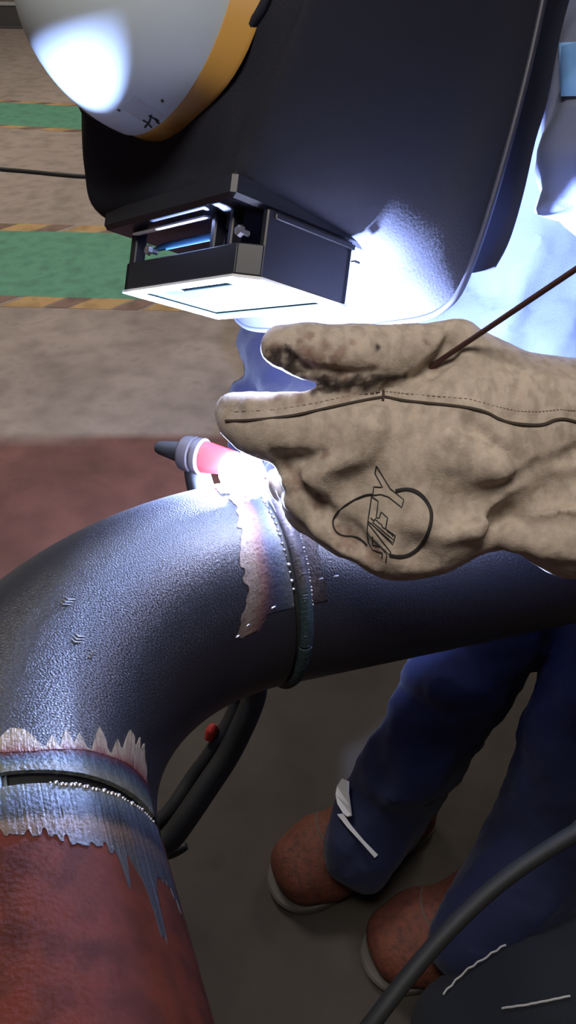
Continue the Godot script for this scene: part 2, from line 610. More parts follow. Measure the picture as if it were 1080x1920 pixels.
func droplets(called: String, parent: Node3D, phi0: float, phi1: float, n: int, s: Callable, r: float):
	# a row of weld spatter beads fused along an edge: one part
	var b := MB.new()
	for i in n:
		var phi := lerpf(phi0, phi1, (i + hash1(i * 1.7) * 0.6) / n)
		var c := skin(s.call(phi) + (hash1(i * 3.1) - 0.5) * 0.001, phi, 0.0004)
		var q := r * (0.5 + hash1(i * 5.3) * 0.9)
		var up: Vector3 = (c - pipe_frame(s.call(phi))[0]).normalized()
		add_lathe(b, c - up * q * 0.3, up, [Vector2(0, q), Vector2(q * 0.5, q * 0.9), Vector2(q * 0.9, q * 0.5), Vector2(q * 1.05, q * 0.1)], 7)
	put(called, b.mesh(180.0, false), M.steel, parent)

func build_pipe():
	var t := thing("pipe_run", "thick steel pipe run with black painted elbow and red primed lower pipe", "pipe", Transform3D(Basis(), p_w))
	var e := BEND * PI / 2.0
	put("elbow", pipe_mesh(shell(0.009, e - 0.004, 70, 0.0, 0.004), 140), M.black_paint, t)
	tag(put("straight_pipe", pipe_mesh(shell(-0.42, -0.004, 12), 120), M.black_paint, t), "dark straight pipe under the glove")
	tag(put("lower_pipe", pipe_mesh(shell(e + 0.005, 0.60, 12, 0.004), 120), M.primer, t), "red-brown primed pipe")
	put("root_ring", pipe_mesh([Vector2(-0.006, -0.009), Vector2(-0.006, -0.0035), Vector2(0.011, -0.0035), Vector2(0.011, -0.009), Vector2(-0.006, -0.009)], 90), M.groove, t)
	put("root_ring", pipe_mesh([Vector2(e - 0.006, -0.009), Vector2(e - 0.006, -0.005), Vector2(e + 0.007, -0.005), Vector2(e + 0.007, -0.009), Vector2(e - 0.006, -0.009)], 90), M.groove, t)
	# --- joint being welded
	var bl := [Vector2(40, 0.030), Vector2(103, 0.036), Vector2(114, 0.046), Vector2(125, 0.053), Vector2(135, 0.060), Vector2(143, 0.061), Vector2(149, 0.071), Vector2(155, 0.078), Vector2(161, 0.087), Vector2(166, 0.070)]
	var br := [Vector2(40, 0.020), Vector2(103, 0.021), Vector2(117, 0.026), Vector2(128, 0.030), Vector2(139, 0.032), Vector2(149, 0.038), Vector2(158, 0.046), Vector2(166, 0.062)]
	patch("ground_band", M.bare, t, 40, 164, 130, 10, func(p): return key(br, p), func(p): return key(bl, p) - 0.004 + ragged(p, 4.0, 0.006),
		func(p, q): return 0.0005 + 0.0004 * wob.get_noise_2d(p * 30.0, q * 60.0),
		func(p, q):
			var n := wob.get_noise_2d(p * 12.0, q * 50.0) * 0.5 + 0.5
			var base := hot(q * 1.05, [Color(0.16, 0.10, 0.14), Color(0.30, 0.14, 0.13), Color(0.42, 0.30, 0.24), Color(0.5, 0.40, 0.34), Color(0.46, 0.37, 0.32)])
			return base * (0.4 + 0.5 * n) if n > 0.3 else base * 0.36)
	patch("heat_tint_band", M.bare, t, 40, 158, 110, 6, func(_p): return 0.0105, func(p): return key(br, p) + 0.0005,
		func(p, q): return 0.0003 + 0.0003 * wob.get_noise_2d(p * 25.0, q * 40.0),
		func(p, q):
			var n := wob.get_noise_2d(p * 10.0 + 90.0, q * 40.0) * 0.5 + 0.5
			return hot(q, [Color(0.20, 0.22, 0.26), Color(0.10, 0.13, 0.20), Color(0.06, 0.08, 0.16), Color(0.14, 0.09, 0.15)]) * (0.35 + 0.5 * n))
	patch("weld_bead", M.bare, t, -180, 179.9, 520, 8, func(_p): return -0.0075, func(_p): return 0.0045,
		func(p, q): return 0.0030 * sin(PI * q) + 0.0006 * absf(sin(p * 2.1 + 1.5 * q)) + 0.0004 * wob.get_noise_2d(p * 20.0, q * 30.0),
		func(p, q):
			var n := wob.get_noise_2d(p * 9.0, q * 50.0 + 300.0) * 0.5 + 0.5
			return Color(0.085, 0.075, 0.085).lerp(Color(0.045, 0.085, 0.10), smoothstep(138.0, 158.0, p) if p > 0.0 else 1.0) * (0.5 + n))
	patch("wire_brushed_band", M.bare, t, 40, 158, 90, 5, func(p): return -0.017 - ragged(p, 5.0, 0.004, 9.0), func(_p): return -0.007,
		func(p, q): return 0.0004,
		func(p, q): return hot(q, [Color(0.05, 0.035, 0.035), Color(0.13, 0.085, 0.085), Color(0.16, 0.12, 0.13)]) * (0.4 + 0.5 * wob.get_noise_2d(p * 15.0, q * 30.0)))
	droplets("spatter_beads", t, 84, 158, 34, func(_p): return -0.0076, 0.0011)
	droplets("spatter_beads", t, 88, 150, 16, func(_p): return 0.0095, 0.0014)
	for q in [[-0.016, 145.0], [-0.028, 145.0], [-0.028, 128.0], [0.07, 158.0], [0.085, 161.0], [0.035, 154.0]]:
		var b := MB.new()
		var c := skin(q[0], q[1], 0.0)
		add_lathe(b, c - (c - pipe_frame(q[0])[0]).normalized() * 0.001, c - pipe_frame(q[0])[0], [Vector2(0, 0.0028), Vector2(0.0012, 0.0022), Vector2(0.002, 0.0008)], 6, Color.WHITE, 0.5)
		put("spatter", b.mesh(30.0, false), M.steel, t)
	# --- finished joint below the elbow
	var top := [Vector2(60, .326), Vector2(70, .312), Vector2(78, .323), Vector2(84, .311), Vector2(90, .322), Vector2(95, .320), Vector2(98, .313), Vector2(103, .314), Vector2(106, .319), Vector2(109, .326), Vector2(110, .325), Vector2(112, .316), Vector2(115, .324), Vector2(115.6, .318), Vector2(117, .308), Vector2(119.6, .317), Vector2(120, .3185), Vector2(122, .308), Vector2(125, .319), Vector2(127, .3195), Vector2(130, .295), Vector2(133, .303), Vector2(134.5, .314), Vector2(136, .314), Vector2(139, .296), Vector2(140.5, .302), Vector2(142, .302), Vector2(145, .277), Vector2(148, .279), Vector2(149.5, .291), Vector2(151.5, .274), Vector2(153, .286), Vector2(155, .274), Vector2(157, .287), Vector2(158.5, .293), Vector2(160, .309)]
	var redl := [Vector2(60, .333), Vector2(95, .330), Vector2(105, .330), Vector2(116, .326), Vector2(124, .322), Vector2(134, .319), Vector2(145, .314), Vector2(156, .313), Vector2(162, .312)]
	patch("flaked_paint_edge", M.bare, t, 60, 159, 330, 5, func(p): return minf(key(top, p), key(redl, p) - 0.001), func(p): return key(redl, p),
		func(p, q): return 0.0006 + 0.0003 * wob.get_noise_2d(p * 40.0, q * 20.0),
		func(p, q):
			var n := wob.get_noise_2d(p * 22.0, q * 12.0) * 0.5 + 0.5
			var crack := 0.35 if absf(wob.get_noise_2d(p * 45.0, q * 6.0 + 40.0)) < 0.03 else 1.0
			return hot(q, [Color(0.60, 0.52, 0.42), Color(0.58, 0.50, 0.42), Color(0.50, 0.38, 0.33), Color(0.26, 0.06, 0.05)]) * (0.75 + 0.5 * n) * crack)
	patch("heat_tint_band", M.bare, t, 60, 162, 150, 8, func(p): return key(redl, p), func(_p): return e - 0.004,
		func(p, q): return 0.0004 + 0.0003 * wob.get_noise_2d(p * 30.0, q * 20.0),
		func(p, q):
			var n := wob.get_noise_2d(p * 6.0, q * 25.0 + 70.0) * 0.5 + 0.5
			var w := wob.get_noise_2d(p * 18.0 + 40.0, q * 9.0) * 0.5 + 0.5
			var base := hot(q + (w - 0.5) * 0.35, [Color(0.20, 0.03, 0.03), Color(0.05, 0.05, 0.14), Color(0.10, 0.17, 0.27), Color(0.18, 0.26, 0.31), Color(0.32, 0.33, 0.30), Color(0.30, 0.33, 0.31)])
			return base * (0.36 + 0.6 * n))
	patch("weld_fill", M.bare, t, 60, 97, 40, 8, func(_p): return e - 0.005, func(_p): return e + 0.008,
		func(p, q): return lerpf(0.0008, -0.006, smoothstep(94.0, 97.0, p)) + 0.0015 * sin(PI * q),
		func(p, q): return Color(0.30, 0.38, 0.46) * (0.8 + 0.4 * wob.get_noise_2d(p * 10.0, q * 20.0)))
	var prim := [Vector2(60, .376), Vector2(93, .377), Vector2(98, .382), Vector2(106, .380), Vector2(113, .385), Vector2(126, .387), Vector2(134, .388), Vector2(139, .400), Vector2(143, .402), Vector2(147, .390), Vector2(156, .395), Vector2(162, .402)]
	var drip := func(p): return key(prim, p) - 0.003 + ragged(p, 1.6, 0.006, 21.0) + 0.035 * exp(-pow((p - 141.5) / 2.2, 2.0)) * (0.6 + 0.4 * ragged(p, 0.8, 1.0, 5.0)) + 0.02 * exp(-pow((p - 131.0) / 1.5, 2.0))
	patch("brushed_steel_band", M.bare, t, 60, 162, 260, 14, func(_p): return e + 0.005, drip,
		func(p, q): return 0.0004 + 0.0003 * wob.get_noise_2d(p * 40.0, q * 10.0),
		func(p, q):
			var s: float = lerpf(e + 0.005, drip.call(p), q) - e
			var n := wob.get_noise_2d(p * 40.0, q * 4.0 + 33.0) * 0.5 + 0.5
			var w := wob.get_noise_2d(p * 5.0, s * 900.0) * 0.5 + 0.5
			var x := clampf((s - 0.005) / 0.035 + (w - 0.5) * 0.12, 0.0, 1.0)
			var base := hot(x, [Color(0.34, 0.40, 0.45), Color(0.20, 0.27, 0.36), Color(0.12, 0.18, 0.30), Color(0.05, 0.08, 0.15), Color(0.03, 0.035, 0.05), Color(0.34, 0.24, 0.18), Color(0.26, 0.17, 0.14), Color(0.16, 0.13, 0.14), Color(0.13, 0.14, 0.18)])
			if p > 138.0: base = base.lerp(Color(0.09, 0.13, 0.28), 0.45)
			return base * (0.34 + 0.65 * n))
	droplets("spatter_beads", t, 110, 158, 30, func(_p): return e + 0.0052, 0.0012)
	# --- scrapes in the elbow's paint
	for q in [[0.228, 111.0, 0.009], [0.201, 98.0, 0.010], [0.235, 119.0, 0.003]]:
		var b := MB.new()
		var base: float = q[1]
		for k in 3:
			var s0: float = q[0] + (k - 1) * 0.003
			add_tube(b, [skin(s0, base - q[2] * 240.0, 0.0), skin(s0 + 0.002, base, 0.0004), skin(s0 - 0.001, base + q[2] * 240.0, 0.0)], [0.0003, 0.0007, 0.0003], 5)
		put("scrape", b.mesh(60.0, false), M.steel, t)

func build_torch() -> Vector3:
	var arc := skin(0.007, 62.0, 0.004)
	var t := thing("welding_torch", "welding torch with black back cap, grey collar and pink ceramic nozzle", "torch", Transform3D(Basis(), cc(365, 884, 0.675)))
	var tail := cc(293, 838, 0.71)
	var dir := (skin(0.006, 54.0, 0.0140) - tail).normalized()
	var tip := arc - dir * 0.016
	var len := tail.distance_to(tip)
	put("back_cap", lathe(tail, dir, [Vector2(0, 0.002), Vector2(0.001, 0.0045), Vector2(0.004, 0.0058), Vector2(0.024, 0.009), Vector2(0.030, 0.0098), Vector2(0.031, 0.0085)], 24), M.rubber, t)
	put("collar", lathe(tail, dir, [Vector2(0.0275, 0.010), Vector2(0.0275, 0.0135), Vector2(0.0295, 0.0150), Vector2(0.0385, 0.0155), Vector2(0.0395, 0.0140), Vector2(0.0410, 0.0140), Vector2(0.0420, 0.0155), Vector2(0.0465, 0.0155), Vector2(0.0485, 0.0135), Vector2(0.0485, 0.008)], 32), M.torch, t)
	put("nozzle", lathe(tail, dir, [Vector2(0.047, 0.0085), Vector2(0.047, 0.0128), Vector2(0.052, 0.0130), Vector2(len - 0.006, 0.0105), Vector2(len, 0.0098), Vector2(len, 0.0078), Vector2(0.049, 0.0078)], 32), M.ceramic, t)
	put("electrode", lathe(tail + dir * (len - 0.01), dir, [Vector2(0, 0.0012), Vector2(0.012, 0.0012), Vector2(0.017, 0.0002)], 10), M.tungsten, t)
	put("handle", tube([tail + dir * 0.038, cc(385, 935, 0.72), cc(440, 968, 0.78), cc(520, 990, 0.88)], [0.010, 0.0125, 0.0135, 0.012], 16), M.rubber, t)
	# the arc: a small glowing ball with its light inside
	var a := MB.new()
	add_lathe(a, arc - dir * 0.020, dir, [Vector2(-0.002, 0.001), Vector2(0.001, 0.008), Vector2(0.006, 0.013), Vector2(0.014, 0.0175), Vector2(0.022, 0.0182), Vector2(0.030, 0.0155), Vector2(0.036, 0.009), Vector2(0.039, 0.0015)], 24)
	tag(put("arc_flame", a.mesh(180.0), M.arc), "glaring white welding arc at the pipe joint", "arc")
	return arc

# ------------------------------------------------------------------ helmet: hood and hat share one frame (x wearer's left, y up the head, z forward), millimetres
func head_frame() -> Transform3D:
	var x := Vector3(0.6646, -0.1186, 0.7377).normalized()
	var y := Vector3(-0.7366, 0.0616, 0.6735)
	y = (y - x * y.dot(x)).normalized()
	var z := x.cross(y)
	return Transform3D(cam_basis * Basis(x, y, z), cc(431.4, 559.8, 0.655 * HEAD_K))

func mm(x: float, y: float, z: float) -> Vector3:
	return Vector3(x, y, z) * 0.001 * HEAD_K

func lbox(x0, x1, y0, y1, z0, z1, bev := 1.0) -> ArrayMesh:
	return box(Transform3D(Basis(), mm((x0 + x1) / 2.0, (y0 + y1) / 2.0, (z0 + z1) / 2.0)), mm(x1 - x0, y1 - y0, z1 - z0), bev * 0.001)

func tri_cast(m: Mesh, o: Vector3, dir: Vector3) -> Vector3:
	var a := m.surface_get_arrays(0)
	var v: PackedVector3Array = a[Mesh.ARRAY_VERTEX]
	var idx: PackedInt32Array = a[Mesh.ARRAY_INDEX] if a[Mesh.ARRAY_INDEX] != null else PackedInt32Array(range(v.size()))
	var best := Vector3.INF
	var bd := 1e9
	for i in range(0, idx.size(), 3):
		var h = Geometry3D.ray_intersects_triangle(o, dir, v[idx[i]], v[idx[i + 1]], v[idx[i + 2]])
		if h != null and h.distance_to(o) < bd:
			bd = h.distance_to(o); best = h
	return best

func build_helmet():
	var fr := head_frame()
	var hood := thing("welding_hood", "black welding hood with square lens box facing down at the arc", "welding hood", fr)
	# levels of the hood from brow to chin; each runs from the wearer's right back edge round the front to the left back edge
	var net := []
	for lv in [
			[[-112, 98, -300], [-104, 98, -220], [-97, 99, -165], [-84, 98, -128], [-50, 84, -112], [-15, 77, -107], [20, 75, -110], [52, 75, -125], [83, 75, -147], [103, 75, -168], [110, 72, -220], [114, 70, -300]],
			[[-120, 84, -300], [-118, 84, -200], [-112, 82, -108], [-100, 78, -88], [-55, 70, -82], [-15, 66, -80], [20, 64, -80], [55, 62, -82], [74, 62, -110], [104, 62, -145], [135, 62, -200], [150, 60, -300]],
			[[-125, 62, -300], [-122, 62, -200], [-116, 63, -90], [-108, 62, -62], [-60, 58, -58], [-20, 57, -57], [20, 56, -57], [66, 55, -58], [82, 55, -84], [112, 55, -130], [142, 55, -200], [158, 54, -300]],
			[[-135, 0, -300], [-132, 0, -190], [-122, 0, -90], [-106, 0, -60], [-60, 0, -56], [-20, 0, -55], [20, 0, -55], [66, 0, -56], [98, 0, -74], [125, 0, -118], [152, 0, -195], [168, 0, -300]],
			[[-150, -70, -300], [-146, -70, -185], [-134, -70, -80], [-112, -70, -48], [-60, -70, -46], [-20, -70, -44], [20, -70, -44], [66, -70, -46], [106, -70, -58], [134, -70, -105], [159, -70, -185], [176, -70, -300]],
			[[-165, -98, -300], [-158, -98, -178], [-146, -98, -60], [-118, -98, -22], [-60, -98, -18], [-20, -98, -16], [20, -98, -16], [62, -98, -17], [114, -98, -28], [142, -98, -75], [164, -98, -178], [178, -98, -300]],
			[[-178, -115, -300], [-172, -115, -175], [-152, -115, -45], [-128, -115, -10], [-60, -115, -2], [-20, -115, 0], [20, -115, 0], [62, -115, -2], [118, -115, -10], [142, -115, -48], [166, -115, -170], [178, -115, -300]]]:
		net.append(lv.map(func(q): return mm(q[0], q[1], q[2])))
	var hm := sheet(net, 8, 8, 0.0035)
	put("shell", hm, M.hood, hood, false)
	var edge := []
	for p in net[-1]: edge.append(p + mm(0, -1, 0))
	put("edge_trim", tube(edge, 0.0028, 8, 8), M.hood_trim, hood, false)
	var edge2 := []
	for p in net[0]: edge2.append(p)
	put("brow_trim", tube(edge2, 0.003, 8, 8), M.hood, hood, false)
	# dark cloth bib hanging behind the hood's lower edge, torn along its hem
	var inv0 := fr.affine_inverse()
	var bib := []
	for lv in [[[1060, -60, 0.60], [1085, -60, 0.62]], [[1022, 60, 0.605], [1052, 60, 0.63]], [[1000, 160, 0.608], [1026, 190, 0.635]], [[972, 260, 0.612], [1004, 265, 0.635]], [[944, 350, 0.615], [985, 350, 0.635]], [[926, 420, 0.62], [966, 420, 0.635]], [[905, 470, 0.622], [950, 462, 0.634]], [[884, 512, 0.626], [928, 500, 0.632]]]:
		var a := cc(lv[0][0] - 14, lv[0][1], lv[0][2])
		var e := cc(lv[1][0], lv[1][1], lv[1][2])
		var l := []
		for k in 4: l.append(inv0 * (a.lerp(e, k / 3.0) + cam_basis * Vector3(0, 0, -0.006 * sin(PI * k / 3.0))))
		bib.append(l)
	put("cloth_bib", sheet(bib, 4, 4, 0.0015), M.bib, hood, false)
	# lens box
	put("mount_plate", lbox(-98, 76, -72, 65, -66, -48, 3), M.plastic, hood, false)
	var b := MB.new()
	var fb := func(into: MB, x0, x1, y0, y1, z0, z1, bev = 1.0):
		add_box(into, Transform3D(Basis(), mm((x0 + x1) / 2.0, (y0 + y1) / 2.0, (z0 + z1) / 2.0)), mm(x1 - x0, y1 - y0, z1 - z0), bev * 0.001)
	var cut := Basis(Vector3.BACK, deg_to_rad(-45))
	fb.call(b, -80, 67, 43, 49, -23, -1)      # brow side of the frame
	fb.call(b, -80, 80, -49, -43, -48, -1)    # chin side
	fb.call(b, -80, -74, -49, 49, -23, -1)    # wearer's right
	fb.call(b, 74, 80, -49, 36, -48, -1)      # wearer's left, a full wall
	add_box(b, Transform3D(cut, mm(71.5, 40.5, -12)), mm(19, 6, 22), 0.001)  # cut corner
	for x in [[-79, -70], [31, 37], [52, 57]]: fb.call(b, x[0], x[1], 38, 48, -50, -22)
	put("lens_frame", b.mesh(15.0, false), M.plastic, hood, false)
	b = MB.new()
	fb.call(b, -81, 67, 40, 50, -1, 1.5, 0.5)
	fb.call(b, -81, 81, -50, -39, -1, 1.5, 0.5)
	fb.call(b, -81, -70, -50, 50, -1, 1.5, 0.5)
	fb.call(b, 70, 81, -50, 36, -1, 1.5, 0.5)
	add_box(b, Transform3D(cut, mm(70.5, 39.5, 0.25)), mm(19, 9, 2.4), 0.0005)
	put("bezel", b.mesh(15.0, false), M.bezel, hood, false)
	b = MB.new()
	fb.call(b, -72, 72, -41, 24, -5, -2, 0.5)
	fb.call(b, 34, 74.5, 23.5, 40, -5, -2, 0.5)
	fb.call(b, -31, 34.5, 35, 40.5, -5, -2, 0.5)
	fb.call(b, -72, -30, 23.5, 40, -5, -2, 0.5)
	put("cover_lens", b.mesh(15.0, false), M.cover, hood, false)
	put("filter_lens", box(Transform3D(Basis(Vector3.RIGHT, deg_to_rad(38)), mm(-14, 37, -36)), mm(88, 17, 2), 0.0004), M.filter, hood, false)
	tag(put("reflector_strip", box(Transform3D(Basis(Vector3.RIGHT, deg_to_rad(12)), mm(-19, 51, -44.5)), mm(98, 6, 2), 0.0004), M.strip, hood, false), "white lit strip")
	for p in [mm(71, 52, -29), mm(-44, 52, -29)]:
		put("screw", lathe(p - mm(0, 8, 0), Vector3.UP, [Vector2(0, 0.002), Vector2(0.006, 0.002), Vector2(0.006, 0.0042), Vector2(0.009, 0.0036), Vector2(0.0095, 0.002)], 6), M.steel, hood, false)
	put("catch", lbox(78, 83, -56, -50, -35, -33, 0.5), M.plastic, hood, false)
	put("side_rib", lbox(79, 82, -50, 30, -46, -42, 0.6), M.plastic, hood, false)
	# hard hat
	var hat := thing("hard_hat", "pale blue-grey hard hat glaring in the arc light, amber band along its edge", "hard hat", fr)
	var c := HAT_C
	var r := HAT_R
	var dome := MB.new()
	var seg := 72
	for i in 25:
		var th := PI / 2.0 * i / 24.0
		for j in seg:
			var a := TAU * j / seg
			var e := 1.0
			dome.add(mm(c.x + r.x * cos(a) * pow(sin(th), e), c.y + r.y * cos(th), c.z + r.z * sin(a) * pow(sin(th), e)))
	dome.grid(25, seg, 0, true)
	var dm := dome.mesh(180.0)
	put("hat_shell", dm, M.hat, hat, false)
	var band := MB.new()
	for q in [[0.0, 0.99], [0.0, 1.012], [-1.0, 1.02], [-14.0, 1.13], [-17.0, 1.14], [-17.0, 1.10], [-3.0, 0.98]]:
		for j in seg:
			var a := TAU * j / seg
			var fl: float = 0.985 + (q[1] - 0.985) * smoothstep(0.36, 0.95, cos(a))
			band.add(mm(c.x + r.x * cos(a) * fl, c.y + q[0], c.z + r.z * sin(a) * fl))
	band.grid(7, seg, 0, true)
	put("amber_band", band.mesh(30.0), M.amber, hat, false)
	# clear tape and a pen mark on the brow
	var inv := fr.affine_inverse()
	var on_hat := func(x, y, lift):
		var h := tri_cast(dm, inv * EYE, (inv.basis * ray(x, y)).normalized())
		if h == Vector3.INF: return h
		return h + (h - mm(c.x, c.y, c.z)).normalized() * lift
	var mark := MB.new()
	for l in [[[268, 224], [275, 228], [284, 238]], [[284, 215], [281, 226], [272, 238]], [[279, 216], [290, 222], [298, 231]], [[291, 221], [297, 226], [294, 229]], [[303, 187], [305, 189], [304, 190]], [[221, 205], [224, 207], [225, 206]]]:
		var pts := []
		for q in l:
			var h = on_hat.call(q[0], q[1], 0.0002)
			if h != Vector3.INF: pts.append(h)
		if pts.size() > 1: add_tube(mark, pts, 0.0008, 5)
	put("pen_mark", mark.mesh(60.0, false), M.ink, hat, false)
	var tp := MB.new()
	for i in 9:
		for j in 5:
			var p: Vector2 = Vector2(228, 203).lerp(Vector2(296, 246), i / 8.0).lerp(Vector2(250, 181).lerp(Vector2(318, 220), i / 8.0), j / 4.0)
			var h = on_hat.call(p.x, p.y, 0.0003)
			tp.add(h if h != Vector3.INF else tp.v[-1])
	tp.grid(9, 5, 0)
	put("tape", tp.mesh(180.0), M.tape, hat, false)

const HEAD_K := 0.954
const HAT_C := Vector3(-3, 90, -191)
const HAT_R := Vector3(90, 104, 94)

# ------------------------------------------------------------------ the welder
func px_m(r: float, d := 0.57) -> float:
	return r * d / F

func make_glove_body() -> Flesh:
	var g := Flesh.new()
	var q := func(x, y, d = 0.57): return cc(x, y, d * 0.95)
	var r := func(x): return px_m(x, 0.57 * 0.95)
	# wrist, cuff and back of the hand
	g.chain([q.call(1330, 775, 0.58), q.call(1080, 797), q.call(960, 790)], [r.call(112), r.call(106), r.call(104)], 0.02)
	g.chain([q.call(1330, 960, 0.58), q.call(1080, 964, 0.562), q.call(1005, 930, 0.562)], [r.call(118), r.call(110), r.call(84)], 0.014)
	g.chain([q.call(960, 790), q.call(860, 775), q.call(720, 812, 0.575)], [r.call(104), r.call(92), r.call(72)], 0.03)
	g.chain([q.call(990, 900), q.call(860, 890), q.call(690, 890, 0.575)], [r.call(98), r.call(104), r.call(80)], 0.03)
	g.chain([q.call(880, 965), q.call(800, 985), q.call(735, 1000, 0.575)], [r.call(66), r.call(84), r.call(80)], 0.018)
	# fingers curling over the filler rod
	g.chain([q.call(760, 805), q.call(640, 802), q.call(535, 804, 0.575), q.call(478, 795, 0.585), q.call(446, 779, 0.592), q.call(430, 765, 0.595)], [r.call(66), r.call(60), r.call(54), r.call(43), r.call(27), r.call(15)], 0.02)
	g.chain([q.call(740, 870, 0.575), q.call(640, 872, 0.575), q.call(588, 886, 0.585), q.call(575, 890, 0.61)], [r.call(76), r.call(66), r.call(58), r.call(48)], 0.012)
	g.chain([q.call(740, 930, 0.58), q.call(650, 950, 0.588), q.call(600, 950, 0.60), q.call(590, 940, 0.62)], [r.call(76), r.call(58), r.call(46), r.call(40)], 0.012)
	g.chain([q.call(740, 1000, 0.58), q.call(655, 985, 0.590), q.call(580, 945, 0.605), q.call(532, 910, 0.62), q.call(512, 894, 0.63)], [r.call(76), r.call(52), r.call(40), r.call(22), r.call(13)], 0.014)
	# thumb lying along the top, touching the hand only from its root on
	g.chain([q.call(985, 775, 0.568), q.call(905, 700, 0.562), q.call(858, 655, 0.557)], [r.call(88), r.call(58), r.call(46)], 0.012)
	g.chain([q.call(858, 655, 0.557), q.call(800, 655, 0.554), q.call(750, 662, 0.552), q.call(690, 668, 0.552), q.call(640, 669, 0.552), q.call(575, 657, 0.555), q.call(528, 650, 0.558)], [r.call(44), r.call(40), r.call(45), r.call(50), r.call(51), r.call(44), r.call(39)], 0.010, 0.004)
	g.bone(q.call(856, 640, 0.552), q.call(878, 672, 0.548), r.call(32), r.call(38), 0.012)
	# folds of the leather
	var s := func(pts, rr, h, kk = 0.008, sub = 0):
		var l := []
		for p in pts: l.append(Vector2(p[0], p[1]))
		stroke(g, l, rr, h, kk, sub)
	s.call([[520, 856], [560, 868], [612, 870], [650, 852], [680, 818]], 0.006, 0.0055, 0.007, 1)
	s.call([[572, 900], [620, 884], [668, 848], [695, 808], [706, 780]], 0.008, 0.0060, 0.010)
	s.call([[531, 866], [562, 924], [589, 946], [617, 964]], 0.006, 0.0055, 0.008, 1)
	s.call([[540, 905], [575, 930], [602, 944]], 0.005, 0.0040, 0.007)
	s.call([[512, 897], [550, 942], [600, 990], [645, 1022], [700, 1060]], 0.006, 0.0042, 0.007)
	s.call([[600, 975], [650, 1005], [690, 1030]], 0.006, 0.004, 0.010, 1)
	s.call([[612, 908], [652, 914], [700, 892]], 0.007, 0.0045, 0.012, 1)
	s.call([[884, 802], [905, 826], [948, 846]], 0.007, 0.0065, 0.010, 1)
	s.call([[912, 800], [938, 822], [965, 838]], 0.006, 0.0045, 0.008)
	s.call([[850, 822], [885, 842], [930, 876], [974, 908]], 0.0075, 0.0066, 0.006)
	s.call([[960, 930], [995, 912], [1040, 896], [1090, 880]], 0.006, 0.0064, 0.005)
	s.call([[942, 968], [968, 956], [996, 943]], 0.005, 0.0055, 0.005)
	s.call([[925, 926], [945, 934], [960, 944]], 0.004, 0.004, 0.004)
	s.call([[840, 1006], [895, 988], [950, 962]], 0.007, 0.006, 0.007)
	s.call([[845, 962], [905, 938], [955, 916]], 0.006, 0.0062, 0.007, 1)
	s.call([[962, 908], [1010, 884], [1090, 846]], 0.006, 0.0070, 0.006, 1)
	s.call([[925, 1012], [950, 986], [985, 962], [1040, 926], [1110, 894]], 0.010, 0.0115, 0.008, 1)
	s.call([[935, 1004], [965, 1010], [1020, 1026], [1090, 1040]], 0.007, 0.0050, 0.008)
	s.call([[1005, 968], [1050, 963], [1095, 961]], 0.0028, 0.0026, 0.003)
	s.call([[1000, 984], [1050, 978], [1095, 976]], 0.005, 0.0035, 0.006, 1)
	s.call([[745, 1015], [775, 1035], [805, 1050]], 0.008, 0.004, 0.012, 1)
	s.call([[820, 905], [850, 925], [870, 945]], 0.009, 0.0035, 0.014, 1)
	s.call([[420, 750], [470, 756], [530, 750], [600, 741], [700, 727]], 0.0045, 0.0032, 0.005)
	s.call([[520, 680], [560, 692], [620, 702], [700, 700]], 0.004, 0.0035, 0.005, 1)
	s.call([[500, 662], [540, 668], [580, 690]], 0.003, 0.003, 0.004, 1)
	s.call([[785, 706], [812, 690], [838, 668], [856, 640]], 0.005, 0.0055, 0.005, 1)
	s.call([[846, 622], [838, 650], [822, 672]], 0.003, 0.0025, 0.004, 1)
	return g

func glove_lines(g: Flesh, pts: Array, rad: float, b: MB, lift := 0.0005, smooth := true):
	var q := []
	for p in pts:
		var w := trace(g, p[0], p[1], lift)
		if w != Vector3.INF: q.append(w)
	if q.size() < 2: return
	if smooth: add_tube(b, smooth_line(q, 4), rad, 5)
	else: add_tube(b, q, rad, 5)

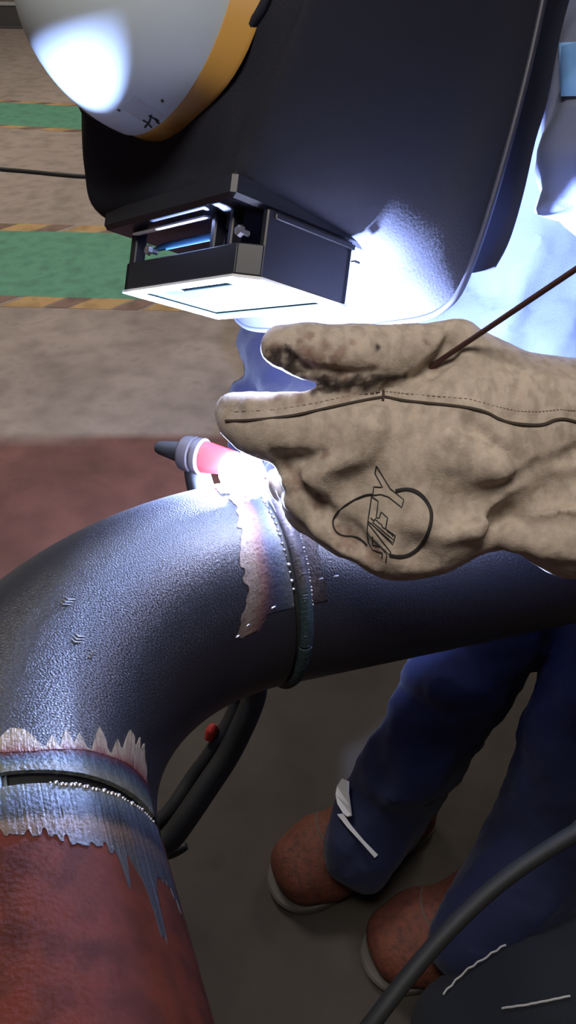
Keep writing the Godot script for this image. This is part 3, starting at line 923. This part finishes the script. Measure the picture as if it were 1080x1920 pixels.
func build_glove(parent: Node3D):
	var g := make_glove_body()
	var b := g.build(0.0023)
	# soot and burns, where the leather touched hot steel: spots in space with their own colour
	var soot_shade := Color(0.035, 0.022, 0.018)
	var burn := Color(0.17, 0.075, 0.058)
	var pale := Color(0.46, 0.40, 0.36)
	var stains := []
	for q in [[505, 672, 16, 0], [535, 695, 15, 0], [570, 712, 16, 0], [610, 722, 15, 0], [650, 724, 14, 0], [690, 720, 12, 0], [725, 714, 10, 0], [760, 704, 7, 0], [525, 660, 8, 0], [540, 655, 7, 0], [552, 668, 8, 0], [535, 645, 4, 0], [545, 675, 9, 0], [560, 640, 6, 1], [570, 655, 12, 1], [590, 668, 15, 1], [610, 650, 12, 1], [600, 685, 14, 1], [625, 680, 10, 1], [515, 650, 8, 1], [580, 630, 8, 1], [640, 660, 9, 1], [640, 700, 14, 1], [700, 690, 8, 1], [660, 640, 5, 1], [708, 650, 4, 0], [800, 640, 5, 1], [812, 690, 9, 1], [556, 735, 10, 1], [590, 730, 12, 0], [630, 728, 10, 0], [680, 724, 9, 0], [520, 742, 9, 1], [650, 745, 9, 1], [560, 752, 7, 1], [450, 770, 20, 2], [490, 768, 20, 2], [540, 762, 18, 2], [600, 755, 14, 2], [600, 712, 12, 0], [630, 716, 12, 0], [670, 716, 12, 0], [705, 712, 10, 0], [740, 708, 8, 0], [550, 690, 12, 0], [520, 676, 10, 0], [505, 905, 12, 1], [540, 870, 12, 1], [560, 900, 18, 1], [600, 940, 14, 1], [650, 1010, 22, 1], [700, 1040, 20, 1], [610, 850, 10, 1]]:
		var w := trace(g, q[0], q[1])
		if w != Vector3.INF: stains.append([w, px_m(q[2]), [soot_shade, burn, pale][q[3]], [0.92, 0.55, 0.6][q[3]]])
	var rough := FastNoiseLite.new()
	rough.seed = 4; rough.frequency = 140.0; rough.fractal_octaves = 3
	for i in b.v.size():
		var p := b.v[i]
		var n := rough.get_noise_3dv(p)
		var col := Color(0.47, 0.405, 0.335) * (1.0 + 0.10 * n)
		for st in stains:
			var dd: float = p.distance_to(st[0]) / st[1]
			if dd < 1.6:
				col = col.lerp(st[2], st[3] * (1.0 - smoothstep(0.5, 1.5, dd + n * 0.9)))
		b.c[i] = col
		b.v[i] += Vector3(rough.get_noise_3dv(p * 0.45 + Vector3(9, 0, 0)), rough.get_noise_3dv(p * 0.45 + Vector3(0, 9, 0)), rough.get_noise_3dv(p * 0.45)) * 0.0006
	var glove := put("glove", b.mesh(180.0), M.glove, parent)
	tag(glove, "beige leather gauntlet with sooty thumb and printed emblem")
	var cord := MB.new()
	glove_lines(g, [[424, 789], [470, 788], [540, 781], [590, 771], [640, 760], [690, 750], [714, 746], [722, 745], [760, 752], [810, 757], [850, 761], [890, 767], [915, 775], [935, 786], [960, 794], [1000, 797], [1022, 795], [1040, 788], [1058, 786], [1080, 791], [1110, 800]], 0.0011, cord)
	glove_lines(g, [[719, 732], [718, 752]], 0.0009, cord)
	put("seam", cord.mesh(60.0, false), M.seam, glove)
	var thread := MB.new()
	var line := [[440, 772], [520, 768], [590, 756], [650, 743], [716, 733], [760, 738], [820, 743], [880, 748], [930, 762], [970, 771], [1010, 772], [1050, 768], [1080, 770]]
	for i in line.size() - 1:
		for k in 6:
			var a := Vector2(line[i][0], line[i][1]).lerp(Vector2(line[i + 1][0], line[i + 1][1]), k / 6.0)
			var e := Vector2(line[i][0], line[i][1]).lerp(Vector2(line[i + 1][0], line[i + 1][1]), (k + 0.62) / 6.0)
			glove_lines(g, [[a.x, a.y], [e.x, e.y]], 0.0004, thread, 0.0, false)
	put("stitching", thread.mesh(60.0, false), M.stitch, glove)
	# printed emblem on the back of the hand: outlined letters across a heart-like loop
	var ink := MB.new()
	var o := func(x, y): return [560.0 + x * 0.3148, 820.0 + y * 0.3148]
	var thick := [[580, 318], [640, 308], [690, 318], [735, 350], [770, 400], [788, 450], [785, 520], [765, 580], [730, 640], [690, 680], [640, 705], [590, 710], [540, 700]]
	var thin := [[440, 340], [400, 345], [340, 370], [280, 405], [235, 445], [208, 490], [208, 535], [230, 570], [270, 588], [320, 590], [360, 600], [395, 625], [410, 645]]
	var fl := func(l): return l.map(func(p): return o.call(p[0], p[1]))
	glove_lines(g, fl.call(thick), 0.0012, ink)
	glove_lines(g, fl.call(thin), 0.0006, ink)
	for l in [[[463, 170], [545, 305], [627, 372], [615, 418], [535, 355], [490, 340], [443, 345], [447, 295], [500, 298], [455, 215], [463, 170]],
			[[435, 352], [412, 510], [468, 580], [548, 685], [540, 700], [425, 590], [408, 560], [412, 510]],
			[[435, 352], [475, 382], [462, 478], [480, 482], [492, 445], [530, 480], [518, 545], [575, 585], [560, 640], [440, 520], [412, 500]],
			[[430, 480], [450, 500], [455, 485], [475, 505], [480, 510], [495, 520], [500, 535], [520, 545], [535, 565], [550, 570], [562, 590]],
			[[440, 505], [565, 612]], [[450, 530], [560, 628]],
			[[408, 560], [415, 620], [440, 670], [500, 690], [495, 720]], [[440, 590], [440, 640], [490, 650], [525, 700], [520, 745]]]:
		var r: Array = []
		for i in l.size() - 1:
			for k in 4:
				var p := Vector2(l[i][0], l[i][1]).lerp(Vector2(l[i + 1][0], l[i + 1][1]), k / 4.0)
				r.append(o.call(p.x, p.y))
		r.append(o.call(l[-1][0], l[-1][1]))
		glove_lines(g, r, 0.00042, ink, 0.0001, false)
	put("printed_emblem", ink.mesh(60.0, false), M.ink, glove)

func wp(x: float, y: float, f: float) -> Vector3:
	return Vector3(x, y, -f)

func build_welder():
	var t := thing("person", "welder in navy coveralls leaning over the pipe, hooded, in beige leather gloves", "person", Transform3D(Basis(), wp(0.3, 0, 0.75)))
	var b := Flesh.new()
	var hip_n := wp(0.56, 0.88, 0.93)
	var hip_f := wp(0.54, 0.90, 1.06)
	# trunk
	b.chain([wp(0.57, 0.93, 1.06), wp(0.46, 1.00, 1.05), wp(0.34, 1.04, 1.03)], [0.16, 0.15, 0.14], 0.06)
	b.chain([wp(0.40, 1.10, 0.86), wp(0.30, 1.06, 1.0), wp(0.24, 1.02, 1.12)], [0.075, 0.09, 0.08], 0.06)
	b.chain([wp(0.29, 0.90, 0.97), wp(0.42, 0.86, 0.98), wp(0.52, 0.84, 1.0)], [0.09, 0.10, 0.12], 0.06)
	b.chain([wp(0.24, 1.05, 1.0), wp(0.09, 1.0, 0.87)], [0.06, 0.055], 0.03)
	b.chain([cc(650, 640, 1.08), cc(820, 650, 1.02), cc(1010, 640, 1.0)], [0.05, 0.062, 0.075], 0.03)
	b.bone(wp(0.04, 1.02, 0.81), wp(-0.02, 1.06, 0.745), 0.066, 0.062, 0.03)
	# near (left) arm to the gauntlet
	b.chain([wp(0.40, 1.10, 0.86), cc(1150, 40, 0.70), cc(1128, 290, 0.64), cc(1420, 600, 0.60), cc(1400, 850, 0.565), cc(1250, 862, 0.552)], [0.075, 0.058, 0.049, 0.056, 0.056, 0.05], 0.02)
	b.bone(cc(1090, 340, 0.635), cc(1042, 385, 0.635), 0.026, 0.016, 0.01)
	# far (right) arm: elbow out to the left, forearm coming back to the torch
	b.chain([wp(0.20, 1.0, 1.10), cc(690, 640, 1.18), cc(555, 655, 1.22)], [0.08, 0.075, 0.066], 0.03)
	b.chain([cc(555, 655, 1.22), cc(545, 700, 1.20), cc(575, 810, 1.08), cc(560, 930, 0.95), cc(535, 985, 0.89)], [0.066, 0.062, 0.05, 0.040, 0.036], 0.03)
	b.chain([cc(520, 660, 1.22), cc(500, 640, 1.22)], [0.055, 0.040], 0.012)
	b.chain([cc(545, 735, 1.20), cc(478, 738, 1.20), cc(452, 735, 1.21)], [0.042, 0.034, 0.024], 0.006)
	b.chain([cc(540, 780, 1.18), cc(490, 830, 1.18), cc(480, 890, 1.18)], [0.045, 0.042, 0.03], 0.006)
	b.bone(cc(452, 806, 1.17), cc(436, 835, 1.16), 0.015, 0.010, 0.004)
	# legs
	var ank_f := on_floor(672, 1592, 0.13)
	var ank_n := on_floor(905, 1760, 0.13)
	b.chain([hip_f, cc(868, 1268, 1.15), cc(785, 1410, 1.20), cc(716, 1520, 1.23), ank_f], [0.12, 0.076, 0.067, 0.062, 0.056], 0.012)
	b.chain([hip_n, cc(1150, 1290, 1.06), cc(1080, 1420, 1.09), cc(1022, 1590, 1.12), ank_n], [0.12, 0.084, 0.078, 0.076, 0.070], 0.012)
	# folds
	var s := func(pts, rr, h, kk = 0.02, sub = 0):
		var l := []
		for p in pts: l.append(Vector2(p[0], p[1]))
		stroke(b, l, rr, h, kk, sub)
	s.call([[1015, 440], [985, 520], [955, 600], [930, 670]], 0.012, 0.010, 0.02)
	s.call([[1030, 450], [1003, 530], [975, 610]], 0.010, 0.008, 0.015, 1)
	s.call([[745, 1290], [800, 1310], [850, 1335]], 0.010, 0.007, 0.02, 1)
	s.call([[760, 1275], [820, 1290], [880, 1300]], 0.014, 0.008, 0.025)
	s.call([[690, 1480], [740, 1500], [790, 1490]], 0.012, 0.007, 0.02)
	s.call([[450, 690], [500, 700], [550, 740]], 0.012, 0.010, 0.012, 1)
	var m := b.build(0.0105)
	var n := FastNoiseLite.new()
	n.seed = 21; n.frequency = 9.0; n.fractal_octaves = 3
	for i in m.v.size():
		var p := m.v[i]
		m.v[i] += Vector3(n.get_noise_3dv(p), n.get_noise_3dv(p + Vector3(7, 0, 0)), n.get_noise_3dv(p + Vector3(0, 7, 0))) * 0.012
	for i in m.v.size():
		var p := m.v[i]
		# jacket colour lightened for arc glare, far sleeve darkened with painted shade
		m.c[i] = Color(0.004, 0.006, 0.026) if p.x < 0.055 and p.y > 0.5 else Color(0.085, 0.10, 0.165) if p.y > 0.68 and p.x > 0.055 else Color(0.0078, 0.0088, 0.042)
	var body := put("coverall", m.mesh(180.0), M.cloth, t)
	# reflective tape at the far trouser cuff
	var tape := MB.new()
	var strip := func(l, sd):
		var k := tape.v.size()
		for p in l:
			for e in [0.004, 0.0005]:
				for q in p:
					var w := trace(b, q[0], q[1], e + 0.006)
					tape.add(w)
		for i in l.size() - 1:
			var a: int = k + i * 4
			tape.quad(a, a + 1, a + 5, a + 4)
			tape.quad(a + 2, a + 6, a + 7, a + 3)
			tape.quad(a, a + 4, a + 6, a + 2)
			tape.quad(a + 1, a + 3, a + 7, a + 5)
	strip.call([[[652, 1466], [662, 1468]], [[643, 1480], [661, 1490]], [[640, 1495], [663, 1515]], [[642, 1512], [664, 1533]], [[650, 1530], [656, 1536]]], 0)
	strip.call([[[640, 1533], [650, 1531]], [[655, 1555], [662, 1551]], [[675, 1580], [681, 1576]], [[698, 1606], [703, 1601]]], 0)
	tag(put("reflective_strip", tape.mesh(30.0, false), M.reflect, t), "white reflective strip at the trouser cuff")
	var pt := MB.new()  # arc-lit area of the sleeve, made as a pale sheet
	for i in 7:
		for j in 4:
			var w := trace(b, 1056.0 + j * 12.0 - i * 0.5, 186.0 - i * 17.0, 0.009 - (0.006 if i == 0 or i == 6 or j == 0 else 0.0))
			pt.add(w if w != Vector3.INF else pt.v[-1])
	pt.grid(7, 4, 0)
	tag(put("lit_sleeve_patch", pt.mesh(180.0), M.lit_sleeve, t), "pale blue patch standing for arc light on the upper sleeve")
	build_glove(t)
	build_far_hand(t)
	build_boot(t, on_floor(516, 1680), on_floor(690, 1592), "tan leather boot, the far one")
	build_boot(t, on_floor(688, 1815), on_floor(905, 1745), "tan leather boot, the near one")

func build_far_hand(parent: Node3D):
	# gloved right hand closed round the torch handle behind the elbow
	var g := Flesh.new()
	g.chain([cc(535, 985, 0.89), cc(515, 1000, 0.875), cc(500, 1010, 0.86)], [0.036, 0.034, 0.030], 0.02)
	for i in 4:
		var x := 515.0 - i * 26.0
		var d := 0.868 - i * 0.021
		g.chain([cc(x, 1012, d), cc(x - 8, 1022, d - 0.03), cc(x - 10, 990, d - 0.042), cc(x - 6, 962, d - 0.03)], [0.014, 0.0115, 0.0105, 0.009 - 0.0005 * i], 0.006)
	g.chain([cc(505, 985, 0.875), cc(480, 962, 0.86), cc(452, 952, 0.82)], [0.016, 0.0125, 0.010], 0.006)
	var b := g.build(0.004)
	for i in b.v.size(): b.c[i] = Color(0.36, 0.29, 0.225)
	tag(put("glove", b.mesh(180.0), M.glove, parent), "beige glove gripping the torch handle")

func build_boot(parent: Node3D, toe: Vector3, heel: Vector3, label: String):
	var dir := (toe - heel).normalized()
	var side := Vector3.UP.cross(dir)
	var org := toe - dir * 0.285
	var at := func(x, y, z): return org + dir * x + Vector3.UP * y + side * z
	var f := Flesh.new()
	f.chain([at.call(0.045, 0.05, 0.0), at.call(0.12, 0.05, 0.0)], [0.040, 0.044], 0.03)
	for s in [-1, 1]:
		f.chain([at.call(0.12, 0.040, 0.012 * s), at.call(0.20, 0.044, 0.022 * s), at.call(0.243, 0.044, 0.018 * s)], [0.040, 0.038, 0.036], 0.03)
	f.chain([at.call(0.20, 0.055, 0), at.call(0.12, 0.085, 0), at.call(0.075, 0.16, 0)], [0.040, 0.044, 0.050], 0.03)
	f.bone(at.call(0.05, 0.06, 0), at.call(0.065, 0.19, 0), 0.042, 0.052, 0.03)
	var b := f.build(0.0055)
	for i in b.v.size(): b.v[i].y = maxf(b.v[i].y, 0.017)
	var boot := put("boot", b.mesh(180.0), M.boot, parent)
	tag(boot, label)
	var out := []
	for q in [[0.0, 0.0], [0.008, 0.026], [0.04, 0.038], [0.10, 0.036], [0.15, 0.042], [0.20, 0.054], [0.24, 0.054], [0.27, 0.042], [0.286, 0.020], [0.289, 0.0]]:
		out.append(Vector2(q[0], q[1]))
	var ring := []
	for q in out: ring.append(q)
	for i in range(out.size() - 2, 0, -1): ring.append(Vector2(out[i].x, -out[i].y))
	var sm := []
	for i in ring.size():
		for k in 4:
			var a: Vector2 = ring[(i + ring.size() - 1) % ring.size()]
			var c: Vector2 = ring[(i + 1) % ring.size()]
			var e: Vector2 = ring[(i + 2) % ring.size()]
			sm.append(a.cubic_interpolate(c, a, e, 0.5) if false else ring[i].cubic_interpolate(c, a, e, k / 4.0))
	var sb := MB.new()
	for q in [[0.0, 0.97], [0.002, 1.0], [0.014, 1.02], [0.018, 1.0], [0.020, 0.94]]:
		for p in sm:
			sb.add(at.call(0.14 + (p.x - 0.14) * q[1], q[0], p.y * q[1]))
	sb.grid(5, sm.size(), 0, true)
	var lo := sb.add(at.call(0.14, 0.0, 0)); var hi := sb.add(at.call(0.14, 0.020, 0))
	var cnt := sm.size()
	for j in cnt:
		sb.tri(lo, (j + 1) % cnt, j)
		sb.tri(hi, cnt * 4 + j, cnt * 4 + (j + 1) % cnt)
	put("sole", sb.mesh(40.0), M.sole, boot)
	var seam := MB.new()
	var line := []
	for k in 13:
		var a := lerpf(-1.0, 1.0, k / 12.0)
		var o: Vector3 = at.call(0.205 - 0.02 * a * a, 0.3, a * 0.05)
		var h := f.cast(o + Vector3.UP * 0.2, Vector3.DOWN)
		if h != Vector3.INF and h.y > 0.02: line.append(h)
	if line.size() > 2: add_tube(seam, smooth_line(line, 3), 0.0012, 5)
	if seam.v.size(): put("toe_seam", seam.mesh(60.0, false), M.sole, boot)

# ------------------------------------------------------------------ hall, floor and loose things
func build_hall():
	var wall := func(n, at, size):
		tag(put(n, box(Transform3D(Basis(), at), size), M.hall), "", "", "", "structure")
	wall.call("wall_back", Vector3(0, 3.5, -14.1), Vector3(20.4, 7.4, 0.2))
	wall.call("wall_front", Vector3(0, 3.5, 6.1), Vector3(20.4, 7.4, 0.2))
	wall.call("wall_left", Vector3(-10.1, 3.5, -4), Vector3(0.2, 7.4, 20.0))
	wall.call("wall_right", Vector3(10.1, 3.5, -4), Vector3(0.2, 7.4, 20.0))
	wall.call("ceiling", Vector3(0, 7.1, -4), Vector3(20.4, 0.2, 20.4))
	var b := MB.new()
	# floor slab; the darkened work area near the pipe carries finer points
	var xs := [-10.2]
	var zs := [-14.2]
	var x := -2.4
	while x < 2.41: xs.append(x); x += 0.04
	xs.append(10.2)
	var z := -3.2
	while z < 0.61: zs.append(z); z += 0.04
	zs.append(6.2)
	var n := FastNoiseLite.new()
	n.seed = 5; n.frequency = 2.2; n.fractal_octaves = 4
	var a0 := on_floor(0, 828)
	var a1 := on_floor(420, 812)
	for zz in zs:
		for xx in xs:
			var k := n.get_noise_2d(xx, zz)
			var col := Color(0.335, 0.275, 0.235) * (1.0 + 0.25 * k)
			var edge := lerpf(a0.z, a1.z, (xx - a0.x) / (a1.x - a0.x))
			# the brown-painted work bay starts at a line across the floor, with shade painted in towards the welding place
			var bay := smoothstep(-0.02, 0.02, zz - edge + 0.02 * k)
			col = col.lerp(Color(0.165, 0.072, 0.058) * (1.0 + 0.5 * k), bay)
			var soot_shade := smoothstep(1.25, 0.8, Vector2(xx - 0.25, zz + 0.35).length() + 0.35 * k)
			col = col.lerp(Color(0.048, 0.040, 0.034), soot_shade)
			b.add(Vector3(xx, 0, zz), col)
	b.grid(zs.size(), xs.size(), 0)
	var base := b.v.size()
	for q in [[-10.2, -14.2], [10.2, -14.2], [10.2, 6.2], [-10.2, 6.2]]: b.add(Vector3(q[0], -0.2, q[1]))
	b.quad(base, base + 3, base + 2, base + 1)
	var nx := xs.size()
	var nz := zs.size()
	var corner := [0, nx - 1, nx * nz - 1, nx * (nz - 1)]
	for i in 4:
		b.quad(corner[i], base + i, base + (i + 1) % 4, corner[(i + 1) % 4])
	var floor_o := put("floor", b.mesh(30.0), M.floor)
	tag(floor_o, "", "", "", "structure")
	# painted lanes: green between rows of yellow and brown dashes
	var lane := func(l0: Vector2, l1: Vector2, top: float, band: float, per: float):
		var p := on_floor(l0.x, l0.y)
		var d := on_floor(l1.x, l1.y) - p
		d = d.normalized()
		var across := Vector3(d.z, 0, -d.x)
		if across.z > 0: across = -across
		var wdt: float = (on_floor(l0.x, top) - p).dot(across)
		var g := MB.new()
		var slab := func(u0, u1, w0, w1, sk, hgt, mm_):
			g = MB.new()
			for q in [[u0, w0], [u1, w0], [u1 + sk, w1], [u0 + sk, w1]]:
				for y in [0.0, hgt]: g.add(p + d * q[0] + across * q[1] + Vector3.UP * y)
			g.quad(1, 3, 5, 7)
			for k in 4: g.quad(k * 2, (k * 2 + 2) % 8, (k * 2 + 3) % 8, k * 2 + 1)
			return g.mesh(20.0)
		put("green_lane", slab.call(-7.0, 7.0, 0.0, wdt, 0.0, 0.0015, null), M.green, floor_o)
		for e in [[-band, 0.0], [wdt, wdt + band]]:
			for i in range(-9, 14):
				var u := i * per + hash1(i * 2.3 + e[0]) * 0.04
				put("yellow_dash", slab.call(u, u + per * 0.58, e[0], e[1], 0.07, 0.0013, null), M.yellow, floor_o)
				put("brown_dash", slab.call(u + per * 0.62, u + per * 0.96, e[0], e[1], 0.07, 0.0012, null), M.dash, floor_o)
	lane.call(Vector2(0, 555), Vector2(235, 561), 433.0, 0.095, 0.265)
	lane.call(Vector2(0, 234), Vector2(150, 243), 192.0, 0.07, 0.27)

func build_loose():
	# a dark steel channel lying far off, a cable across the floor
	var c := on_floor(-60, 52)
	var ch := thing("steel_channel", "dark steel channel lying on the far floor at the left edge", "steel beam", Transform3D(Basis(Vector3.UP, deg_to_rad(-4)), c))
	put("web", box(Transform3D(Basis(), Vector3(0, 0.10, 0)), Vector3(1.6, 0.19, 0.02), 0.003), M.beam, ch, false)
	put("flange", box(Transform3D(Basis(), Vector3(0, 0.21, -0.06)), Vector3(1.6, 0.02, 0.16), 0.004), M.hall, ch, false)
	put("flange", box(Transform3D(Basis(), Vector3(0, 0.01, -0.04)), Vector3(1.6, 0.02, 0.16), 0.004), M.beam, ch, false)
	var l := []
	for q in [[-420, 296], [-200, 306], [-60, 313], [0, 317], [60, 322], [110, 327], [165, 331], [300, 336], [460, 334]]: l.append(on_floor(q[0], q[1], 0.010))
	tag(put("floor_cable", tube(l, 0.010, 8, 6), M.rubber), "thin dark cable lying across the floor between the green lanes", "cable")
	# hoses of the torch hanging behind the elbow
	var hoses := thing("torch_hoses", "bundle of black torch hoses hanging under the elbow", "hose", Transform3D(Basis(), cc(440, 1330, 0.84)))
	put("hose", tube([cc(520, 990, 0.88), cc(505, 1120, 0.87), cc(470, 1240, 0.85), cc(478, 1300, 0.86), cc(436, 1400, 0.86), cc(385, 1480, 0.85), cc(330, 1560, 0.84), cc(270, 1640, 0.84), cc(200, 1900, 0.86)], 0.0125, 12), M.rubber, hoses)
	put("hose", tube([cc(522, 992, 0.885), cc(480, 1140, 0.88), cc(440, 1250, 0.87), cc(446, 1320, 0.875), cc(405, 1400, 0.87), cc(362, 1460, 0.87), cc(322, 1520, 0.86), cc(250, 1610, 0.86), cc(170, 1900, 0.88)], 0.0095, 12), M.rubber, hoses)
	put("hose", tube([cc(524, 994, 0.885), cc(490, 1160, 0.885), cc(462, 1280, 0.88), cc(425, 1360, 0.885), cc(380, 1430, 0.88), cc(345, 1490, 0.88), cc(300, 1560, 0.87), cc(220, 1680, 0.87)], 0.006, 10), M.rubber, hoses)
	tag(put("hose_clip", tube([cc(402, 1358, 0.865), cc(396, 1372, 0.864), cc(391, 1388, 0.864)], [0.004, 0.0065, 0.004], 10), M.red, hoses), "small red clip")
	tag(put("ground_lead", tube([on_floor(60, 1640, 0.01), on_floor(170, 1655, 0.02), cc(250, 1640, 0.95), cc(290, 1596, 0.90), cc(318, 1595, 0.90), cc(336, 1592, 0.90), cc(350, 1586, 0.90)], [0.010, 0.010, 0.010, 0.010, 0.009, 0.006, 0.004], 10), M.rubber), "short dark lead end poking out beside the red pipe's collar", "cable")
	# filler rod
	var r0 := cc(487, 903, 0.655)
	var r1 := cc(804, 690, 0.5235)
	var d := (r1 - r0).normalized()
	tag(put("filler_rod", tube([r0, r0 + d * 0.3, r0 + d * 0.6, r0 + d * 0.85], 0.0017, 8, 1), M.rod), "long thin reddish-brown filler rod held in the gloved hand", "filler rod")
	# cable crossing the near corner
	tag(put("near_cable", tube([wp(-0.40, 0.01, 0.02), wp(-0.22, 0.16, 0.10), cc(560, 2080, 0.62), cc(640, 1990, 0.62), cc(700, 1915, 0.62), cc(770, 1825, 0.63), cc(850, 1735, 0.64), cc(950, 1645, 0.65), cc(1080, 1560, 0.66), cc(1250, 1460, 0.68), wp(0.62, 0.50, 0.42), wp(0.85, 0.02, 0.36)], 0.0066, 12), M.hose), "dark grey-green cable crossing in front of the near boot", "cable")
	# soft tool bag in the dark corner
	var f := Flesh.new()
	f.chain([on_floor(880, 1945, 0.09), on_floor(1040, 1905, 0.11), on_floor(1200, 1850, 0.10)], [0.075, 0.10, 0.10], 0.05)
	f.chain([on_floor(960, 1860, 0.11), on_floor(1080, 1800, 0.12)], [0.06, 0.075], 0.04)
	var b := f.build(0.008)
	for i in b.v.size():
		b.v[i] += Vector3(wob.get_noise_3dv(b.v[i] * 30.0), 0, wob.get_noise_3dv(b.v[i] * 30.0 + Vector3(5, 5, 5))) * 0.006
		b.v[i].y = maxf(b.v[i].y, 0.001)
	var bag: MeshInstance3D = put("tool_bag", b.mesh(180.0), M.bag)
	tag(bag, "dark navy cloth bag with white stitching in the lower right corner", "bag")
	for l2 in [[[832, 1866], [872, 1824], [915, 1795], [958, 1768]], [[942, 1891], [990, 1884], [1030, 1876], [1078, 1866]]]:
		var pts := []
		for i in 3:
			for k in 5:
				var p := Vector2(l2[i][0], l2[i][1]).lerp(Vector2(l2[i + 1][0], l2[i + 1][1]), k / 5.0)
				var w := trace(f, p.x, p.y, 0.003 if k % 2 else 0.0012)
				if w != Vector3.INF: pts.append(w)
		if pts.size() > 2: put("stitch_line", tube(pts, 0.0012, 5, 2), M.thread, bag)

func area(at: Vector3, size: Vector2, energy: float, col: Color):
	var t := thing("unseen_lamp", "", "lamp", Transform3D(Basis(), at))
	put("casing", box(Transform3D(Basis(), Vector3(0, 0.06, 0)), Vector3(size.x + 0.1, 0.10, size.y + 0.1), 0.01), M.lamp_case, t, false)
	put("panel", box(Transform3D(Basis(), Vector3(0, 0.0, 0)), Vector3(size.x, 0.02, size.y)), M.panel, t, false)
	var l := AreaLight3D.new()
	l.name = "lamp_light"
	l.area_size = size
	l.light_energy = energy
	l.light_color = col
	l.shadow_enabled = true
	l.area_range = 40.0
	l.area_attenuation = 2.0
	l.transform = Transform3D(Basis(Vector3.RIGHT, -PI / 2.0), Vector3(0, -0.02, 0))
	t.add_child(l)
	return t

func _ready():
	rng.seed = 7
	wob.seed = 2
	wob.frequency = 0.05
	wob.fractal_octaves = 3
	# camera, sky, light and exposure
	var cam := Camera3D.new()
	cam.name = "camera"
	cam.fov = rad_to_deg(2.0 * atan(960.0 / F))
	cam.near = 0.05
	cam.far = 60.0
	add_child(cam)
	cam.transform = Transform3D(cam_basis, EYE)
	cam.current = true
	var we := WorldEnvironment.new()
	we.name = "environment"
	var env := Environment.new()
	env.background_mode = Environment.BG_COLOR
	env.background_color = Color(0.02, 0.02, 0.022)
	env.tonemap_mode = Environment.TONE_MAPPER_LINEAR
	env.tonemap_exposure = 1.0
	env.sdfgi_enabled = true
	env.ssao_enabled = true
	env.ssil_enabled = true
	we.environment = env
	add_child(we)
	p_w = vv(-0.01843451, -0.05674758, -0.67670884)
	p_a1 = cam_basis * Vector3(0.93387174, 0.12862759, -0.33367427).normalized()
	var a2 := cam_basis * Vector3(0.35100835, -0.50813817, 0.78650413)
	p_a2 = (a2 - p_a1 * a2.dot(p_a1)).normalized()
	p_up = -p_a1.cross(p_a2)
	make_materials()
	var warm := Color(1.0, 0.96, 0.915)
	tag(area(Vector3(-0.15, 2.45, 0.15), Vector2(0.5, 0.5), 2.0, warm), "square added lamp hanging over the welding place")  # unseen lamp, added to light the glove more than the legs
	tag(area(Vector3(-2.6, 6.6, -4.6), Vector2(2.0, 2.0), 26.0, warm), "square ceiling lamp over the far green lane")
	tag(area(Vector3(3.6, 6.6, -6.5), Vector2(2.0, 2.0), 16.0, warm), "square ceiling lamp over the right of the hall")
	var arc := build_torch_light()
	build_hall()
	build_pipe()
	build_torch()
	build_helmet()
	build_welder()
	build_loose()

func build_torch_light() -> OmniLight3D:
	# the arc's own light, in the middle of the glowing ball
	var l := OmniLight3D.new()
	l.name = "arc_light"
	l.light_color = Color(0.68, 0.76, 1.0)
	l.light_energy = 4.3
	l.light_size = 0.003
	l.shadow_enabled = true
	l.omni_range = 30.0
	l.omni_attenuation = 2.0
	add_child(l)
	l.position = skin(0.006, 54.0, 0.0140)
	return l
